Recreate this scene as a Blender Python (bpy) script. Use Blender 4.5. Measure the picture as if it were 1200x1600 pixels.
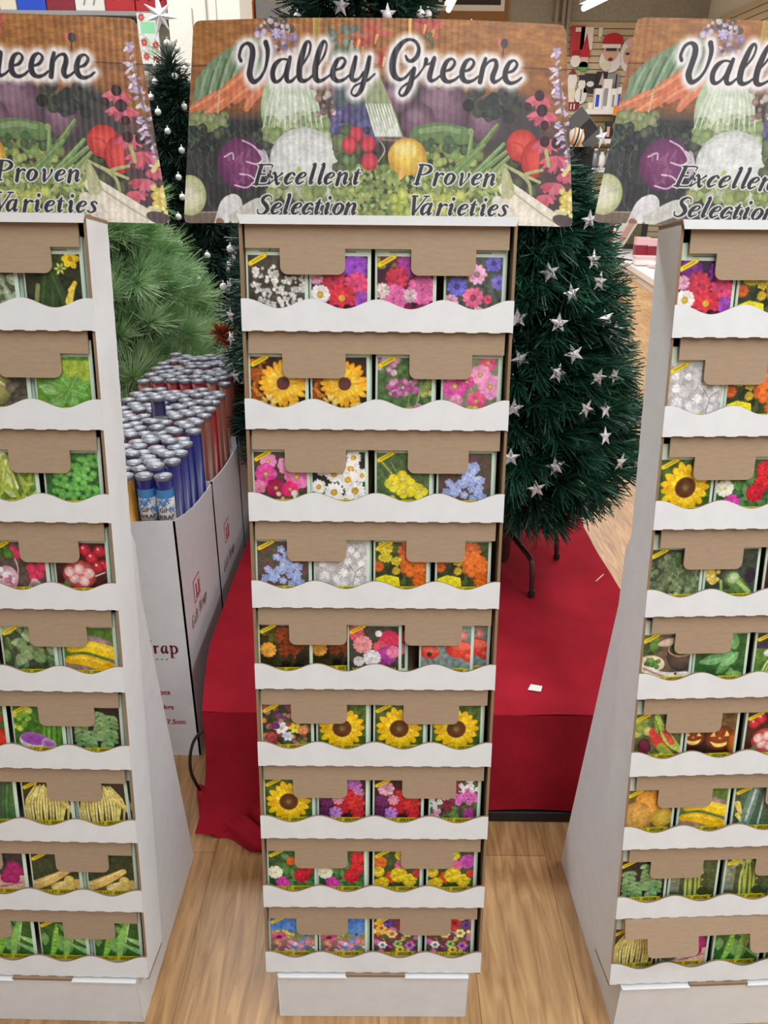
import bpy, math, random
import numpy as np
from mathutils import Matrix, Vector

SC = bpy.context.scene
for _o in list(bpy.data.objects):
    bpy.data.objects.remove(_o)

# ------------------------------------------------------------------ camera, world, lights, exposure
CAM_H, CAM_PITCH, CAM_ROLL, CAM_F = 1.36286, 0.420733, 0.010089, 1197.36
cam_data = bpy.data.cameras.new('camera')
cam_data.sensor_fit = 'VERTICAL'
cam_data.sensor_height = 36.0
cam_data.lens = CAM_F / 1600.0 * 36.0
cam_data.clip_start, cam_data.clip_end = 0.05, 100
cam = bpy.data.objects.new('camera', cam_data)
SC.collection.objects.link(cam)
cam.matrix_world = (Matrix.Translation((0, 0, CAM_H)) @ Matrix.Rotation(math.pi / 2 - CAM_PITCH, 4, 'X')
                    @ Matrix.Rotation(CAM_ROLL, 4, 'Z'))
SC.camera = cam

world = bpy.data.worlds.new('store_light')
SC.world = world
world.use_nodes = True
world.node_tree.nodes['Background'].inputs[0].default_value = (0.97, 0.98, 1.0, 1)
world.node_tree.nodes['Background'].inputs[1].default_value = 0.30

def area(name, loc, sx, sy, power, rot=(0, 0, 0), col=(0.955, 0.985, 1.0)):
    l = bpy.data.lights.new(name, 'AREA')
    l.shape = 'RECTANGLE'
    l.size, l.size_y, l.energy, l.color = sx, sy, power, col
    o = bpy.data.objects.new(name, l)
    o.location = loc
    o.rotation_euler = rot
    SC.collection.objects.link(o)
    return o

CEIL = 3.75
area('strip_light_right', (2.1, -0.3, 3.5), 0.6, 5.0, 150)
area('strip_light_centre', (0.5, -1.5, 3.5), 0.6, 4.0, 105)
area('strip_light_left', (-3.4, 2.6, 3.5), 0.5, 6.0, 50)
area('strip_light_aisle', (2.6, 5.5, 3.5), 0.5, 5.0, 150)
area('strip_light_back', (1.6, 10.5, 3.5), 3.0, 4.0, 300)
area('strip_light_rear_left', (-1.5, 3.2, 3.5), 2.5, 0.5, 105)

SC.view_settings.view_transform = 'Standard'
SC.view_settings.look = 'None'
SC.view_settings.gamma = 1
SC.view_settings.use_curve_mapping = False
SC.view_settings.exposure = -0.19
SC.cycles.use_denoising = True
SC.cycles.max_bounces = 6
SC.cycles.sample_clamp_indirect = 6

RNG = random.Random(7)

# ------------------------------------------------------------------ materials
def lin(c):
    return tuple(((v / 255) / 12.92 if v / 255 <= 0.04045 else ((v / 255 + 0.055) / 1.055) ** 2.4) for v in c[:3])

def mat(name, col, rough=0.6, metal=0.0, noise=0.0, scale=40.0, bump=0.0, bscale=200.0, col2=None, spec=0.5, stretch=(1, 1, 1), trans=0.0):
    m = bpy.data.materials.new(name)
    m.use_nodes = True
    nt = m.node_tree
    b = nt.nodes['Principled BSDF']
    c = lin(col)
    b.inputs['Base Color'].default_value = (*c, 1)
    b.inputs['Roughness'].default_value = rough
    b.inputs['Metallic'].default_value = metal
    b.inputs['Specular IOR Level'].default_value = spec
    if trans:
        b.inputs['Transmission Weight'].default_value = trans
    tc = nt.nodes.new('ShaderNodeTexCoord')
    mp = nt.nodes.new('ShaderNodeMapping')
    mp.inputs['Scale'].default_value = stretch
    nt.links.new(tc.outputs['Object'], mp.inputs['Vector'])
    if noise or col2:
        n = nt.nodes.new('ShaderNodeTexNoise')
        n.inputs['Scale'].default_value = scale
        n.inputs['Detail'].default_value = 4
        nt.links.new(mp.outputs[0], n.inputs['Vector'])
        r = nt.nodes.new('ShaderNodeValToRGB')
        if col2:
            r.color_ramp.elements[0].color = (*c, 1)
            r.color_ramp.elements[1].color = (*lin(col2), 1)
        else:
            r.color_ramp.elements[0].color = (*[v * (1 - noise) for v in c], 1)
            r.color_ramp.elements[1].color = (*[min(1, v * (1 + noise)) for v in c], 1)
        r.color_ramp.elements[0].position = 0.32
        r.color_ramp.elements[1].position = 0.68
        nt.links.new(n.outputs['Fac'], r.inputs[0])
        nt.links.new(r.outputs[0], b.inputs['Base Color'])
    if bump:
        n2 = nt.nodes.new('ShaderNodeTexNoise')
        n2.inputs['Scale'].default_value = bscale
        n2.inputs['Detail'].default_value = 3
        nt.links.new(mp.outputs[0], n2.inputs['Vector'])
        bp = nt.nodes.new('ShaderNodeBump')
        bp.inputs['Strength'].default_value = bump
        bp.inputs['Distance'].default_value = 0.002
        nt.links.new(n2.outputs['Fac'], bp.inputs['Height'])
        nt.links.new(bp.outputs[0], b.inputs['Normal'])
    return m

def printed_mat(name, rough, ridges=False):
    """ink colours come from the mesh's own colour attribute"""
    m = bpy.data.materials.new(name)
    m.use_nodes = True
    nt = m.node_tree
    b = nt.nodes['Principled BSDF']
    b.inputs['Roughness'].default_value = rough
    b.inputs['Specular IOR Level'].default_value = 0.32 if ridges else 0.5
    a = nt.nodes.new('ShaderNodeVertexColor')
    a.layer_name = 'ink'
    nt.links.new(a.outputs[0], b.inputs['Base Color'])
    if ridges:
        tc = nt.nodes.new('ShaderNodeTexCoord')
        w = nt.nodes.new('ShaderNodeTexWave')
        w.inputs['Scale'].default_value = 1 / 0.0085 / 3.18
        w.inputs['Distortion'].default_value = 0.4
        nt.links.new(tc.outputs['Object'], w.inputs['Vector'])
        bp = nt.nodes.new('ShaderNodeBump')
        bp.inputs['Strength'].default_value = 0.22
        bp.inputs['Distance'].default_value = 0.002
        nt.links.new(w.outputs['Fac'], bp.inputs['Height'])
        nt.links.new(bp.outputs[0], b.inputs['Normal'])
    return m

M = {}
M['white_card'] = mat('white_cardboard', (223, 227, 231), 0.55, noise=0.03, scale=30, bump=0.08, bscale=120)
M['kraft'] = mat('kraft_cardboard', (166, 144, 120), 0.85, noise=0.05, scale=60, bump=0.15, bscale=160, stretch=(1, 1, 4))
M['kraft_dark'] = mat('kraft_cardboard_inside', (140, 116, 90), 0.9, noise=0.07, scale=40)
M['packet'] = printed_mat('printed_packet_paper', 0.32)
M['header'] = printed_mat('printed_corrugated_header', 0.36, True)
M['printed'] = printed_mat('printed_card', 0.45)
M['red_ink'] = mat('red_ink', (170, 50, 66), 0.6)
M['black_ink'] = mat('black_ink', (40, 36, 40), 0.6)
M['felt'] = mat('red_felt', (158, 30, 45), 0.95, noise=0.14, scale=9, bump=0.5, bscale=900, spec=0.1)
M['black_metal'] = mat('black_metal', (24, 24, 26), 0.4)
M['black_rubber'] = mat('black_rubber', (22, 21, 22), 0.5)
M['leg_metal'] = mat('brown_enamelled_metal', (82, 62, 62), 0.3, metal=0.5)
M['trunk'] = mat('trunk_plastic', (40, 40, 34), 0.8)
M['needle_dark'] = mat('dark_green_needles', (14, 50, 38), 0.4, col2=(44, 98, 76), scale=14)
M['needle_black'] = mat('blackish_green_needles', (14, 36, 28), 0.5, col2=(36, 66, 52), scale=22)
M['needle_mid'] = mat('bluish_green_needles', (16, 48, 36), 0.42, col2=(46, 86, 70), scale=22)
M['needle_light'] = mat('fresh_green_needles', (110, 164, 94), 0.6, col2=(204, 232, 188), scale=9)
M['silver'] = mat('silvery_star_plastic', (216, 216, 222), 0.34, metal=0.4)
M['topper'] = mat('frosted_white_plastic', (236, 236, 246), 0.3)
M['pearl'] = mat('pearl_white', (236, 234, 234), 0.25)
M['foil'] = mat('silver_end_film', (132, 134, 144), 0.42, metal=0.45, noise=0.12, scale=120)
M['roll_blue'] = mat('dark_blue_wrap', (26, 29, 104), 0.3)
M['roll_red'] = mat('dark_red_wrap', (120, 22, 28), 0.3)
M['roll_gold'] = mat('gold_wrap', (176, 128, 52), 0.3, metal=0.4)
M['roll_bronze'] = mat('bronze_wrap', (112, 60, 48), 0.35)
M['roll_navy'] = mat('navy_wrap', (34, 30, 70), 0.3)
M['lightblue'] = mat('light_blue_print', (70, 140, 205), 0.4)
M['white'] = mat('white_paint', (232, 230, 226), 0.5)
M['offwhite'] = mat('cream_wall_paint', (226, 224, 214), 0.7, noise=0.03, scale=5)
M['shelf_white'] = mat('white_shelf_enamel', (226, 224, 222), 0.4)
M['grey'] = mat('grey_panel', (150, 150, 150), 0.6)
M['grey_wall'] = mat('grey_textured_wall', (160, 156, 144), 0.9, noise=0.1, scale=25)
M['slat'] = mat('beige_slatwall', (206, 188, 156), 0.6, noise=0.04, scale=3)
M['slat_gap'] = mat('slatwall_groove', (110, 92, 72), 0.8)
M['brown_wood'] = mat('brown_wood_trim', (150, 108, 64), 0.6, noise=0.12, scale=8, stretch=(1, 1, 12))
M['dark_glass'] = mat('dark_window_glass', (52, 46, 46), 0.15)
M['dark'] = mat('dark_goods', (44, 42, 44), 0.5, noise=0.3, scale=25)
M['olive'] = mat('olive_print', (110, 104, 72), 0.5, noise=0.4, scale=30)
M['red'] = mat('glossy_red', (186, 34, 44), 0.35)
M['crimson'] = mat('deep_red_box', (136, 24, 44), 0.4)
M['blue'] = mat('bright_blue', (40, 78, 200), 0.3)
M['green'] = mat('bright_green', (96, 160, 96), 0.4)
M['yellowish'] = mat('pale_gold', (214, 196, 120), 0.4)
M['pink'] = mat('pale_pink', (226, 186, 190), 0.5)
M['orange'] = mat('orange_tag', (236, 140, 50), 0.5)
M['cream'] = mat('cream_plastic', (228, 218, 196), 0.5)
M['greycard'] = mat('dark_grey_card', (96, 96, 96), 0.6)
M['rust'] = mat('rust_orange_petals', (176, 84, 40), 0.6, col2=(120, 42, 30), scale=30)
M['skin'] = mat('skin_tone_print', (214, 170, 150), 0.6)
_e = bpy.data.materials.new('fluorescent_tube')
_e.use_nodes = True
_b = _e.node_tree.nodes['Principled BSDF']
_b.inputs['Emission Color'].default_value = (1, 0.98, 0.95, 1)
_b.inputs['Emission Strength'].default_value = 6
M['tube'] = _e

def floor_mat():
    m = bpy.data.materials.new('oak_vinyl_planks')
    m.use_nodes = True
    nt = m.node_tree
    b = nt.nodes['Principled BSDF']
    b.inputs['Roughness'].default_value = 0.42
    tc = nt.nodes.new('ShaderNodeTexCoord')
    br = nt.nodes.new('ShaderNodeTexBrick')
    mp0 = nt.nodes.new('ShaderNodeMapping')
    mp0.inputs['Rotation'].default_value = (0, 0, math.pi / 2)
    nt.links.new(tc.outputs['Object'], mp0.inputs['Vector'])
    nt.links.new(mp0.outputs[0], br.inputs['Vector'])
    br.inputs['Scale'].default_value = 1
    br.inputs['Brick Width'].default_value = 1.22
    br.inputs['Row Height'].default_value = 0.18
    br.inputs['Mortar Size'].default_value = 0.0012
    br.inputs['Color1'].default_value = (*lin((196, 158, 112)), 1)
    br.inputs['Color2'].default_value = (*lin((176, 136, 92)), 1)
    br.inputs['Mortar'].default_value = (*lin((150, 114, 76)), 1)
    mp = nt.nodes.new('ShaderNodeMapping')
    mp.inputs['Scale'].default_value = (14, 1.6, 1)
    nt.links.new(tc.outputs['Object'], mp.inputs['Vector'])
    n = nt.nodes.new('ShaderNodeTexNoise')
    n.inputs['Scale'].default_value = 3.0
    n.inputs['Detail'].default_value = 6
    n.inputs['Distortion'].default_value = 1.4
    nt.links.new(mp.outputs[0], n.inputs['Vector'])
    r = nt.nodes.new('ShaderNodeValToRGB')
    r.color_ramp.elements[0].position = 0.35
    r.color_ramp.elements[0].color = (0.62, 0.56, 0.5, 1)
    r.color_ramp.elements[1].position = 0.66
    r.color_ramp.elements[1].color = (1.08, 1.08, 1.08, 1)
    nt.links.new(n.outputs['Fac'], r.inputs[0])
    mx = nt.nodes.new('ShaderNodeMix')
    mx.data_type = 'RGBA'
    mx.blend_type = 'MULTIPLY'
    mx.inputs[0].default_value = 1
    nt.links.new(br.outputs['Color'], mx.inputs[6])
    nt.links.new(r.outputs[0], mx.inputs[7])
    nt.links.new(mx.outputs[2], b.inputs['Base Color'])
    return m

M['floor'] = floor_mat()

# ------------------------------------------------------------------ mesh helpers
COL = SC.collection

def tag(o, label=None, cat=None, group=None, kind=None):
    if label: o['label'] = label
    if cat: o['category'] = cat
    if group: o['group'] = group
    if kind: o['kind'] = kind
    return o

def empty(name, loc=(0, 0, 0), rz=0.0):
    o = bpy.data.objects.new(name, None)
    o.empty_display_size = 0.05
    o.location = loc
    o.rotation_euler = (0, 0, rz)
    COL.objects.link(o)
    return o

def link_mesh(name, me, parent=None, loc=None, rot=None):
    o = bpy.data.objects.new(name, me)
    COL.objects.link(o)
    if parent is not None: o.parent = parent
    if loc is not None: o.location = loc
    if rot is not None: o.rotation_euler = rot
    return o

class MB:
    def __init__(s):
        s.v, s.f, s.m = [], [], []
    def add(s, vs, fs, mi=0):
        b = len(s.v)
        s.v += [tuple(p) for p in vs]
        for f in fs:
            s.f.append(tuple(i + b for i in f))
            s.m.append(mi)
        return b
    def box(s, c, size, mi=0, mtx=None, top=None):
        x, y, z = (d / 2 for d in size)
        vs = [Vector((sx * x, sy * y, sz * z)) for sz in (-1, 1) for sy in (-1, 1) for sx in (-1, 1)]
        if mtx: vs = [mtx @ p for p in vs]
        vs = [p + Vector(c) for p in vs]
        fs = [(0, 2, 3, 1), (4, 5, 7, 6), (0, 1, 5, 4), (2, 6, 7, 3), (0, 4, 6, 2), (1, 3, 7, 5)]
        b = s.add(vs, fs, mi)
        return b
    def bx(s, x0, x1, y0, y1, z0, z1, mi=0):
        return s.box(((x0 + x1) / 2, (y0 + y1) / 2, (z0 + z1) / 2), (x1 - x0, y1 - y0, z1 - z0), mi)
    def strip(s, front, back, mf=0, ms=1, mb=None, me=None):
        me = ms if me is None else me
        """closed slab from two rows of points: front[i]=(bottom, top), back[i]=(bottom, top)"""
        n = len(front)
        vs = []
        for (a, b), (c, d) in zip(front, back):
            vs += [a, b, c, d]
        B = len(s.v)
        s.v += [tuple(p) for p in vs]
        def q(a, b, c, d, mi):
            s.f.append((B + a, B + b, B + c, B + d)); s.m.append(mi)
        for i in range(n - 1):
            k, l = 4 * i, 4 * i + 4
            q(k, l, l + 1, k + 1, mf)
            q(k + 2, k + 3, l + 3, l + 2, ms if mb is None else mb)
            q(k + 1, l + 1, l + 3, k + 3, ms)
            q(k, k + 2, l + 2, l, ms)
        q(0, 1, 3, 2, me)
        e = 4 * (n - 1)
        q(e, e + 2, e + 3, e + 1, me)
    def prism(s, poly0, poly1, mi=0, mside=None):
        n = len(poly0)
        ms = mi if mside is None else mside
        B = len(s.v)
        s.v += [tuple(p) for p in poly0] + [tuple(p) for p in poly1]
        s.f.append(tuple(B + i for i in range(n - 1, -1, -1))); s.m.append(mi)
        s.f.append(tuple(B + n + i for i in range(n))); s.m.append(mi)
        for i in range(n):
            j = (i + 1) % n
            s.f.append((B + i, B + j, B + n + j, B + n + i)); s.m.append(ms)
    def tube(s, pts, r, seg=8, mi=0, cap=True):
        pts = [Vector(p) for p in pts]
        rs = r if isinstance(r, (list, tuple)) else [r] * len(pts)
        rings = []
        up0 = None
        for i, p in enumerate(pts):
            t = (pts[min(i + 1, len(pts) - 1)] - pts[max(i - 1, 0)]).normalized()
            up = up0 if up0 is not None else (Vector((0, 0, 1)) if abs(t.z) < 0.9 else Vector((1, 0, 0)))
            a = t.cross(up)
            if a.length < 1e-4: a = t.cross(Vector((0, 1, 0)))
            a.normalize()
            b = a.cross(t).normalized()
            up0 = b
            rings.append([p + (a * math.cos(2 * math.pi * k / seg) + b * math.sin(2 * math.pi * k / seg)) * rs[i] for k in range(seg)])
        B = len(s.v)
        for rg in rings: s.v += [tuple(p) for p in rg]
        for i in range(len(pts) - 1):
            for k in range(seg):
                k2 = (k + 1) % seg
                s.f.append((B + i * seg + k, B + i * seg + k2, B + (i + 1) * seg + k2, B + (i + 1) * seg + k)); s.m.append(mi)
        if cap:
            s.f.append(tuple(B + k for k in range(seg - 1, -1, -1))); s.m.append(mi)
            e = B + (len(pts) - 1) * seg
            s.f.append(tuple(e + k for k in range(seg))); s.m.append(mi)
    def lathe(s, prof, seg=16, mi=0, c=(0, 0, 0)):
        """prof: list of (r, z) from bottom to top"""
        B = len(s.v)
        for r, z in prof:
            for k in range(seg):
                a = 2 * math.pi * k / seg
                s.v.append((c[0] + r * math.cos(a), c[1] + r * math.sin(a), c[2] + z))
        for i in range(len(prof) - 1):
            for k in range(seg):
                k2 = (k + 1) % seg
                s.f.append((B + i * seg + k, B + i * seg + k2, B + (i + 1) * seg + k2, B + (i + 1) * seg + k)); s.m.append(mi)
        s.f.append(tuple(B + k for k in range(seg - 1, -1, -1))); s.m.append(mi)
        e = B + (len(prof) - 1) * seg
        s.f.append(tuple(e + k for k in range(seg))); s.m.append(mi)
    def ball(s, c, r, seg=10, rings=6, mi=0, sq=1.0):
        prof = [(r * math.sin(math.pi * (i + 0.02) / (rings + 0.04)), -r * sq * math.cos(math.pi * (i + 0.02) / (rings + 0.04))) for i in range(rings + 1)]
        s.lathe(prof, seg, mi, c)
    def mesh(s, name, mats, smooth=False):
        me = bpy.data.meshes.new(name)
        me.from_pydata(s.v, [], s.f)
        for m_ in (mats if isinstance(mats, (list, tuple)) else [mats]):
            me.materials.append(M[m_] if isinstance(m_, str) else m_)
        me.polygons.foreach_set('material_index', s.m)
        if smooth:
            me.polygons.foreach_set('use_smooth', [True] * len(me.polygons))
        me.update()
        return me
    def build(s, name, mats, parent=None, smooth=False, loc=None, rot=None, bevel=0.0):
        o = link_mesh(name, s.mesh(name, mats, smooth), parent, loc, rot)
        if bevel:
            b = o.modifiers.new('soft_edges', 'BEVEL')
            b.width = bevel; b.segments = 2; b.limit_method = 'ANGLE'
        return o

def quads_mesh(name, verts, faces, material, colors=None, smooth=False):
    """fast mesh from numpy arrays: verts (n,3), faces (m,4)"""
    me = bpy.data.meshes.new(name)
    me.vertices.add(len(verts))
    me.vertices.foreach_set('co', np.asarray(verts, np.float32).ravel())
    nf, k = faces.shape
    me.loops.add(nf * k)
    me.loops.foreach_set('vertex_index', faces.astype(np.int32).ravel())
    me.polygons.add(nf)
    me.polygons.foreach_set('loop_start', np.arange(0, nf * k, k, dtype=np.int32))
    me.polygons.foreach_set('loop_total', np.full(nf, k, np.int32))
    if smooth:
        me.polygons.foreach_set('use_smooth', np.ones(nf, bool))
    me.materials.append(M[material] if isinstance(material, str) else material)
    if colors is not None:
        at = me.color_attributes.new('ink', 'FLOAT_COLOR', 'POINT')
        at.data.foreach_set('color', np.asarray(colors, np.float32).ravel())
    me.update(calc_edges=True)
    me.validate()
    return me

def smooth_path(pts, n=8):
    """Catmull-Rom through points of any dimension"""
    P = np.array(pts, float)
    if len(P) < 3: 
        t = np.linspace(0, 1, n + 1)[:, None]
        return P[0] * (1 - t) + P[-1] * t
    Q = np.vstack([2 * P[0] - P[1], P, 2 * P[-1] - P[-2]])
    out = []
    for i in range(len(P) - 1):
        p0, p1, p2, p3 = Q[i:i + 4]
        for t in np.linspace(0, 1, n, endpoint=False):
            out.append(0.5 * (2 * p1 + (p2 - p0) * t + (2 * p0 - 5 * p1 + 4 * p2 - p3) * t * t + (3 * p1 - p0 - 3 * p2 + p3) * t ** 3))
    out.append(P[-1])
    return np.array(out)

# the camera's geometry, used to work out real positions from where things are seen
def ray(x, y):
    c, s = math.cos(CAM_ROLL), math.sin(CAM_ROLL)
    a, b = x - 600, y - 800
    u = c * a + s * b
    up = -(-s * a + c * b) / CAM_F
    return Vector((u / CAM_F, math.cos(CAM_PITCH) + up * math.sin(CAM_PITCH), -math.sin(CAM_PITCH) + up * math.cos(CAM_PITCH)))
EYE = Vector((0, 0, CAM_H))
def at_y(x, y, Y):
    d = ray(x, y)
    return EYE + d * (Y / d.y)
def at_z(x, y, z):
    d = ray(x, y)
    return EYE + d * ((z - CAM_H) / d.z)
def at_x(x, y, X):
    d = ray(x, y)
    return EYE + d * (X / d.x)

# ------------------------------------------------------------------ the room
WALL_Y, WALL_X = 14.5, 5.13
def struct(name, mb, mats):
    return tag(mb.build(name, mats), kind='structure')
mb = MB(); mb.bx(-7, WALL_X + 0.2, -3.5, WALL_Y + 0.2, -0.06, 0.0); struct('floor', mb, 'floor')
mb = MB(); mb.bx(-7, WALL_X + 0.2, -3.5, WALL_Y + 0.2, CEIL + 0.6, CEIL + 0.68); struct('ceiling', mb, 'white')
mb = MB(); mb.bx(-7.1, -7.0, -3.5, WALL_Y, 0, CEIL + 0.6); struct('wall_left', mb, 'offwhite')
SL_TOP = at_y(950, 34, WALL_Y).z
SL_X0 = at_y(883, 60, WALL_Y).x
mb = MB()
mb.bx(-7, WALL_X, WALL_Y, WALL_Y + 0.15, 0, CEIL + 0.6, 0)
struct('wall_back', mb, 'grey_wall')
mb = MB(); mb.bx(WALL_X, WALL_X + 0.15, -3.5, WALL_Y, 0, CEIL + 0.6); struct('wall_right', mb, 'offwhite')
# ------------------------------------------------------------------ a small painter for printed pictures
def vnoise(h, w, cell, rs):
    gh, gw = int(h / cell) + 3, int(w / cell) + 3
    g = rs.rand(gh, gw)
    y = np.arange(h) / cell; x = np.arange(w) / cell
    yi, xi = y.astype(int), x.astype(int)
    fy, fx = (y - yi)[:, None], (x - xi)[None, :]
    fy, fx = fy * fy * (3 - 2 * fy), fx * fx * (3 - 2 * fx)
    a = g[yi][:, xi]; b = g[yi][:, xi + 1]; c = g[yi + 1][:, xi]; d = g[yi + 1][:, xi + 1]
    return (a * (1 - fx) + b * fx) * (1 - fy) + (c * (1 - fx) + d * fx) * fy

class Paint:
    """canvas in user units, x right, y down; colours are sRGB 0-255"""
    def __init__(s, w, h, res, seed=1, tf=None):
        s.k = res
        s.W, s.H = int(round(w * res)), int(round(h * res))
        s.a = np.full((s.H, s.W, 3), 255.0)
        s.rs = np.random.RandomState(seed)
        s.tf = tf                                     # optional (x, y) -> (x, y, scale)
        s.ox = s.oy = 0.0
        s.clip = None
    def _p(s, x, y):
        x, y = x + s.ox, y + s.oy
        if s.tf:
            x, y, k = s.tf(x, y)
        else:
            k = 1.0
        return x * s.k, y * s.k, k * s.k
    def _win(s, x0, y0, x1, y1):
        a, b = max(0, int(x0) - 1), max(0, int(y0) - 1)
        c, d = min(s.W, int(x1) + 2), min(s.H, int(y1) + 2)
        if s.clip:
            a, b, c, d = max(a, s.clip[0]), max(b, s.clip[1]), min(c, s.clip[2]), min(d, s.clip[3])
        if c <= a or d <= b: return None
        yy, xx = np.mgrid[b:d, a:c]
        return (slice(b, d), slice(a, c)), xx + 0.5, yy + 0.5
    def _mix(s, sl, al, col):
        t = s.a[sl]
        s.a[sl] = t + (np.asarray(col, float) - t) * al[..., None]
    def setclip(s, x0, y0, x1, y1):
        s.clip = (int(x0 * s.k), int(y0 * s.k), int(x1 * s.k), int(y1 * s.k))
    def rect(s, x0, y0, x1, y1, col, al=1.0):
        a, b, _ = s._p(x0, y0); c, d, _ = s._p(x1, y1)
        w = s._win(a, b, c, d)
        if w is None: return
        sl, X, Y = w
        m = np.clip(X - a + .5, 0, 1) * np.clip(c - X + .5, 0, 1) * np.clip(Y - b + .5, 0, 1) * np.clip(d - Y + .5, 0, 1)
        s._mix(sl, m * al, col)
    def ell(s, cx, cy, rx, ry=None, ang=0, col=(0, 0, 0), rim=None, al=1.0, soft=0.0):
        ry = rx if ry is None else ry
        x, y, k = s._p(cx, cy)
        rx, ry = max(rx * k, .35), max(ry * k, .35)
        R = max(rx, ry) * (1 + soft) + 1
        w = s._win(x - R, y - R, x + R, y + R)
        if w is None: return
        sl, X, Y = w
        c, n = math.cos(math.radians(ang)), math.sin(math.radians(ang))
        u, v = (c * (X - x) + n * (Y - y)) / rx, (-n * (X - x) + c * (Y - y)) / ry
        d = np.sqrt(u * u + v * v)
        e = (1 - d) * min(rx, ry)
        m = np.clip(e / (soft * min(rx, ry) + 1) + .5, 0, 1) * al
        if rim is not None:
            t = np.clip(d, 0, 1)[..., None] ** 2
            cc = np.asarray(col, float) * (1 - t) + np.asarray(rim, float) * t
            s.a[sl] += (cc - s.a[sl]) * m[..., None]
        else:
            s._mix(sl, m, col)
    def sdf(s, pts, radii):
        """distance field of a round-ended stroke; pts in user units"""
        P = np.array([s._p(*p) for p in pts])
        r = np.array(radii) * P[:, 2]
        return P, r
    def line(s, pts, r, col, al=1.0, grow=0.0, soft=0.5, curve=True, n=7):
        pts = [tuple(p) for p in pts]
        if isinstance(r, (int, float)): rr = [r] * len(pts)
        else: rr = list(r)
        if len(rr) < len(pts):
            rr = list(np.interp(np.linspace(0, 1, len(pts)), np.linspace(0, 1, len(rr)), rr))
        q = np.array([(p[0], p[1], a) for p, a in zip(pts, rr)])
        if curve or len(q) == 2: q = smooth_path(q, n)
        P, R = s.sdf([(a, b) for a, b, _ in q], np.abs(q[:, 2]))
        k = P[0, 2]
        g = grow * k
        mx = R.max() + g + 1 + soft * k
        w = s._win(P[:, 0].min() - mx, P[:, 1].min() - mx, P[:, 0].max() + mx, P[:, 1].max() + mx)
        if w is None: return
        sl, X, Y = w
        D = np.full(X.shape, 1e9)
        for i in range(len(P) - 1):
            ax, ay = P[i, :2]; bx, by = P[i + 1, :2]
            dx, dy = bx - ax, by - ay
            L = dx * dx + dy * dy + 1e-9
            t = np.clip(((X - ax) * dx + (Y - ay) * dy) / L, 0, 1)
            d = np.hypot(X - ax - t * dx, Y - ay - t * dy) - (R[i] * (1 - t) + R[i + 1] * t)
            np.minimum(D, d, out=D)
        m = np.clip((g - D) / (soft * k if soft > .5 else 1) + .5, 0, 1) * al
        s._mix(sl, m, col)
    def poly(s, pts, col, al=1.0):
        P = np.array([s._p(*p)[:2] for p in pts])
        w = s._win(P[:, 0].min(), P[:, 1].min(), P[:, 0].max(), P[:, 1].max())
        if w is None: return
        sl, X, Y = w
        acc = np.zeros(X.shape)
        for ox, oy in ((-.25, -.25), (.25, -.25), (-.25, .25), (.25, .25)):
            ins = np.zeros(X.shape, bool)
            j = len(P) - 1
            for i in range(len(P)):
                xi, yi = P[i]; xj, yj = P[j]
                if yi != yj:
                    c = ((yi > Y + oy) != (yj > Y + oy)) & (X + ox < (xj - xi) * (Y + oy - yi) / (yj - yi) + xi)
                    ins ^= c
                j = i
            acc += ins
        s._mix(sl, acc / 4 * al, col)
    def mottle(s, x0, y0, x1, y1, c1, c2, cell=6.0, sx=1.0, sy=1.0, al=1.0, sharp=1.0):
        """two colours blended by cloudy noise"""
        a, b, k = s._p(x0, y0); c, d, _ = s._p(x1, y1)
        w = s._win(a, b, c - 1, d - 1)
        if w is None: return
        sl, X, Y = w
        h, wd = X.shape
        n = np.zeros((h, wd)); tot = 0
        for o, amp in ((1, 1.0), (.5, .6), (.25, .35)):
            cw, ch = max(1.0, cell * k * o * sx), max(1.0, cell * k * o * sy)
            g = vnoise(int(h * cw / ch) + 2 if False else h, wd, 1.0, s.rs) if False else None
            gh, gw = int(h / ch) + 3, int(wd / cw) + 3
            g = s.rs.rand(gh, gw)
            yy, xx = np.arange(h) / ch, np.arange(wd) / cw
            yi, xi = yy.astype(int), xx.astype(int)
            fy, fx = (yy - yi)[:, None], (xx - xi)[None, :]
            fy, fx = fy * fy * (3 - 2 * fy), fx * fx * (3 - 2 * fx)
            n += amp * ((g[yi][:, xi] * (1 - fx) + g[yi][:, xi + 1] * fx) * (1 - fy) + (g[yi + 1][:, xi] * (1 - fx) + g[yi + 1][:, xi + 1] * fx) * fy)
            tot += amp
        n = np.clip((n / tot - .5) * 2 * sharp + .5, 0, 1)[..., None]
        col = np.asarray(c1, float) * (1 - n) + np.asarray(c2, float) * n
        s.a[sl] += (col - s.a[sl]) * al
    def var(s, col, amt=18):
        d = s.rs.uniform(-amt, amt)
        return tuple(min(255, max(0, v + d + s.rs.uniform(-amt / 3, amt / 3))) for v in col)
    # --- motifs
    def daisy(s, x, y, r, n, col, ctr, rc, wid=.42, tip=None, a0=0, sq=1.0, inner=.25):
        for i in range(n):
            a = a0 + 360 * i / n + s.rs.uniform(-4, 4)
            ca, sa = math.cos(math.radians(a)), math.sin(math.radians(a)) * sq
            m = (1 + inner) / 2
            L = r * s.rs.uniform(.92, 1.05)
            s.ell(x + ca * L * m, y + sa * L * m, L * (1 - inner) / 2 * 1.1, r * wid * .5, math.degrees(math.atan2(sa, ca)), s.var(col, 14), s.var(tip or col, 14))
        if rc: s.ell(x, y, rc, rc * sq, 0, ctr, tuple(v * .7 for v in ctr))
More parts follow.
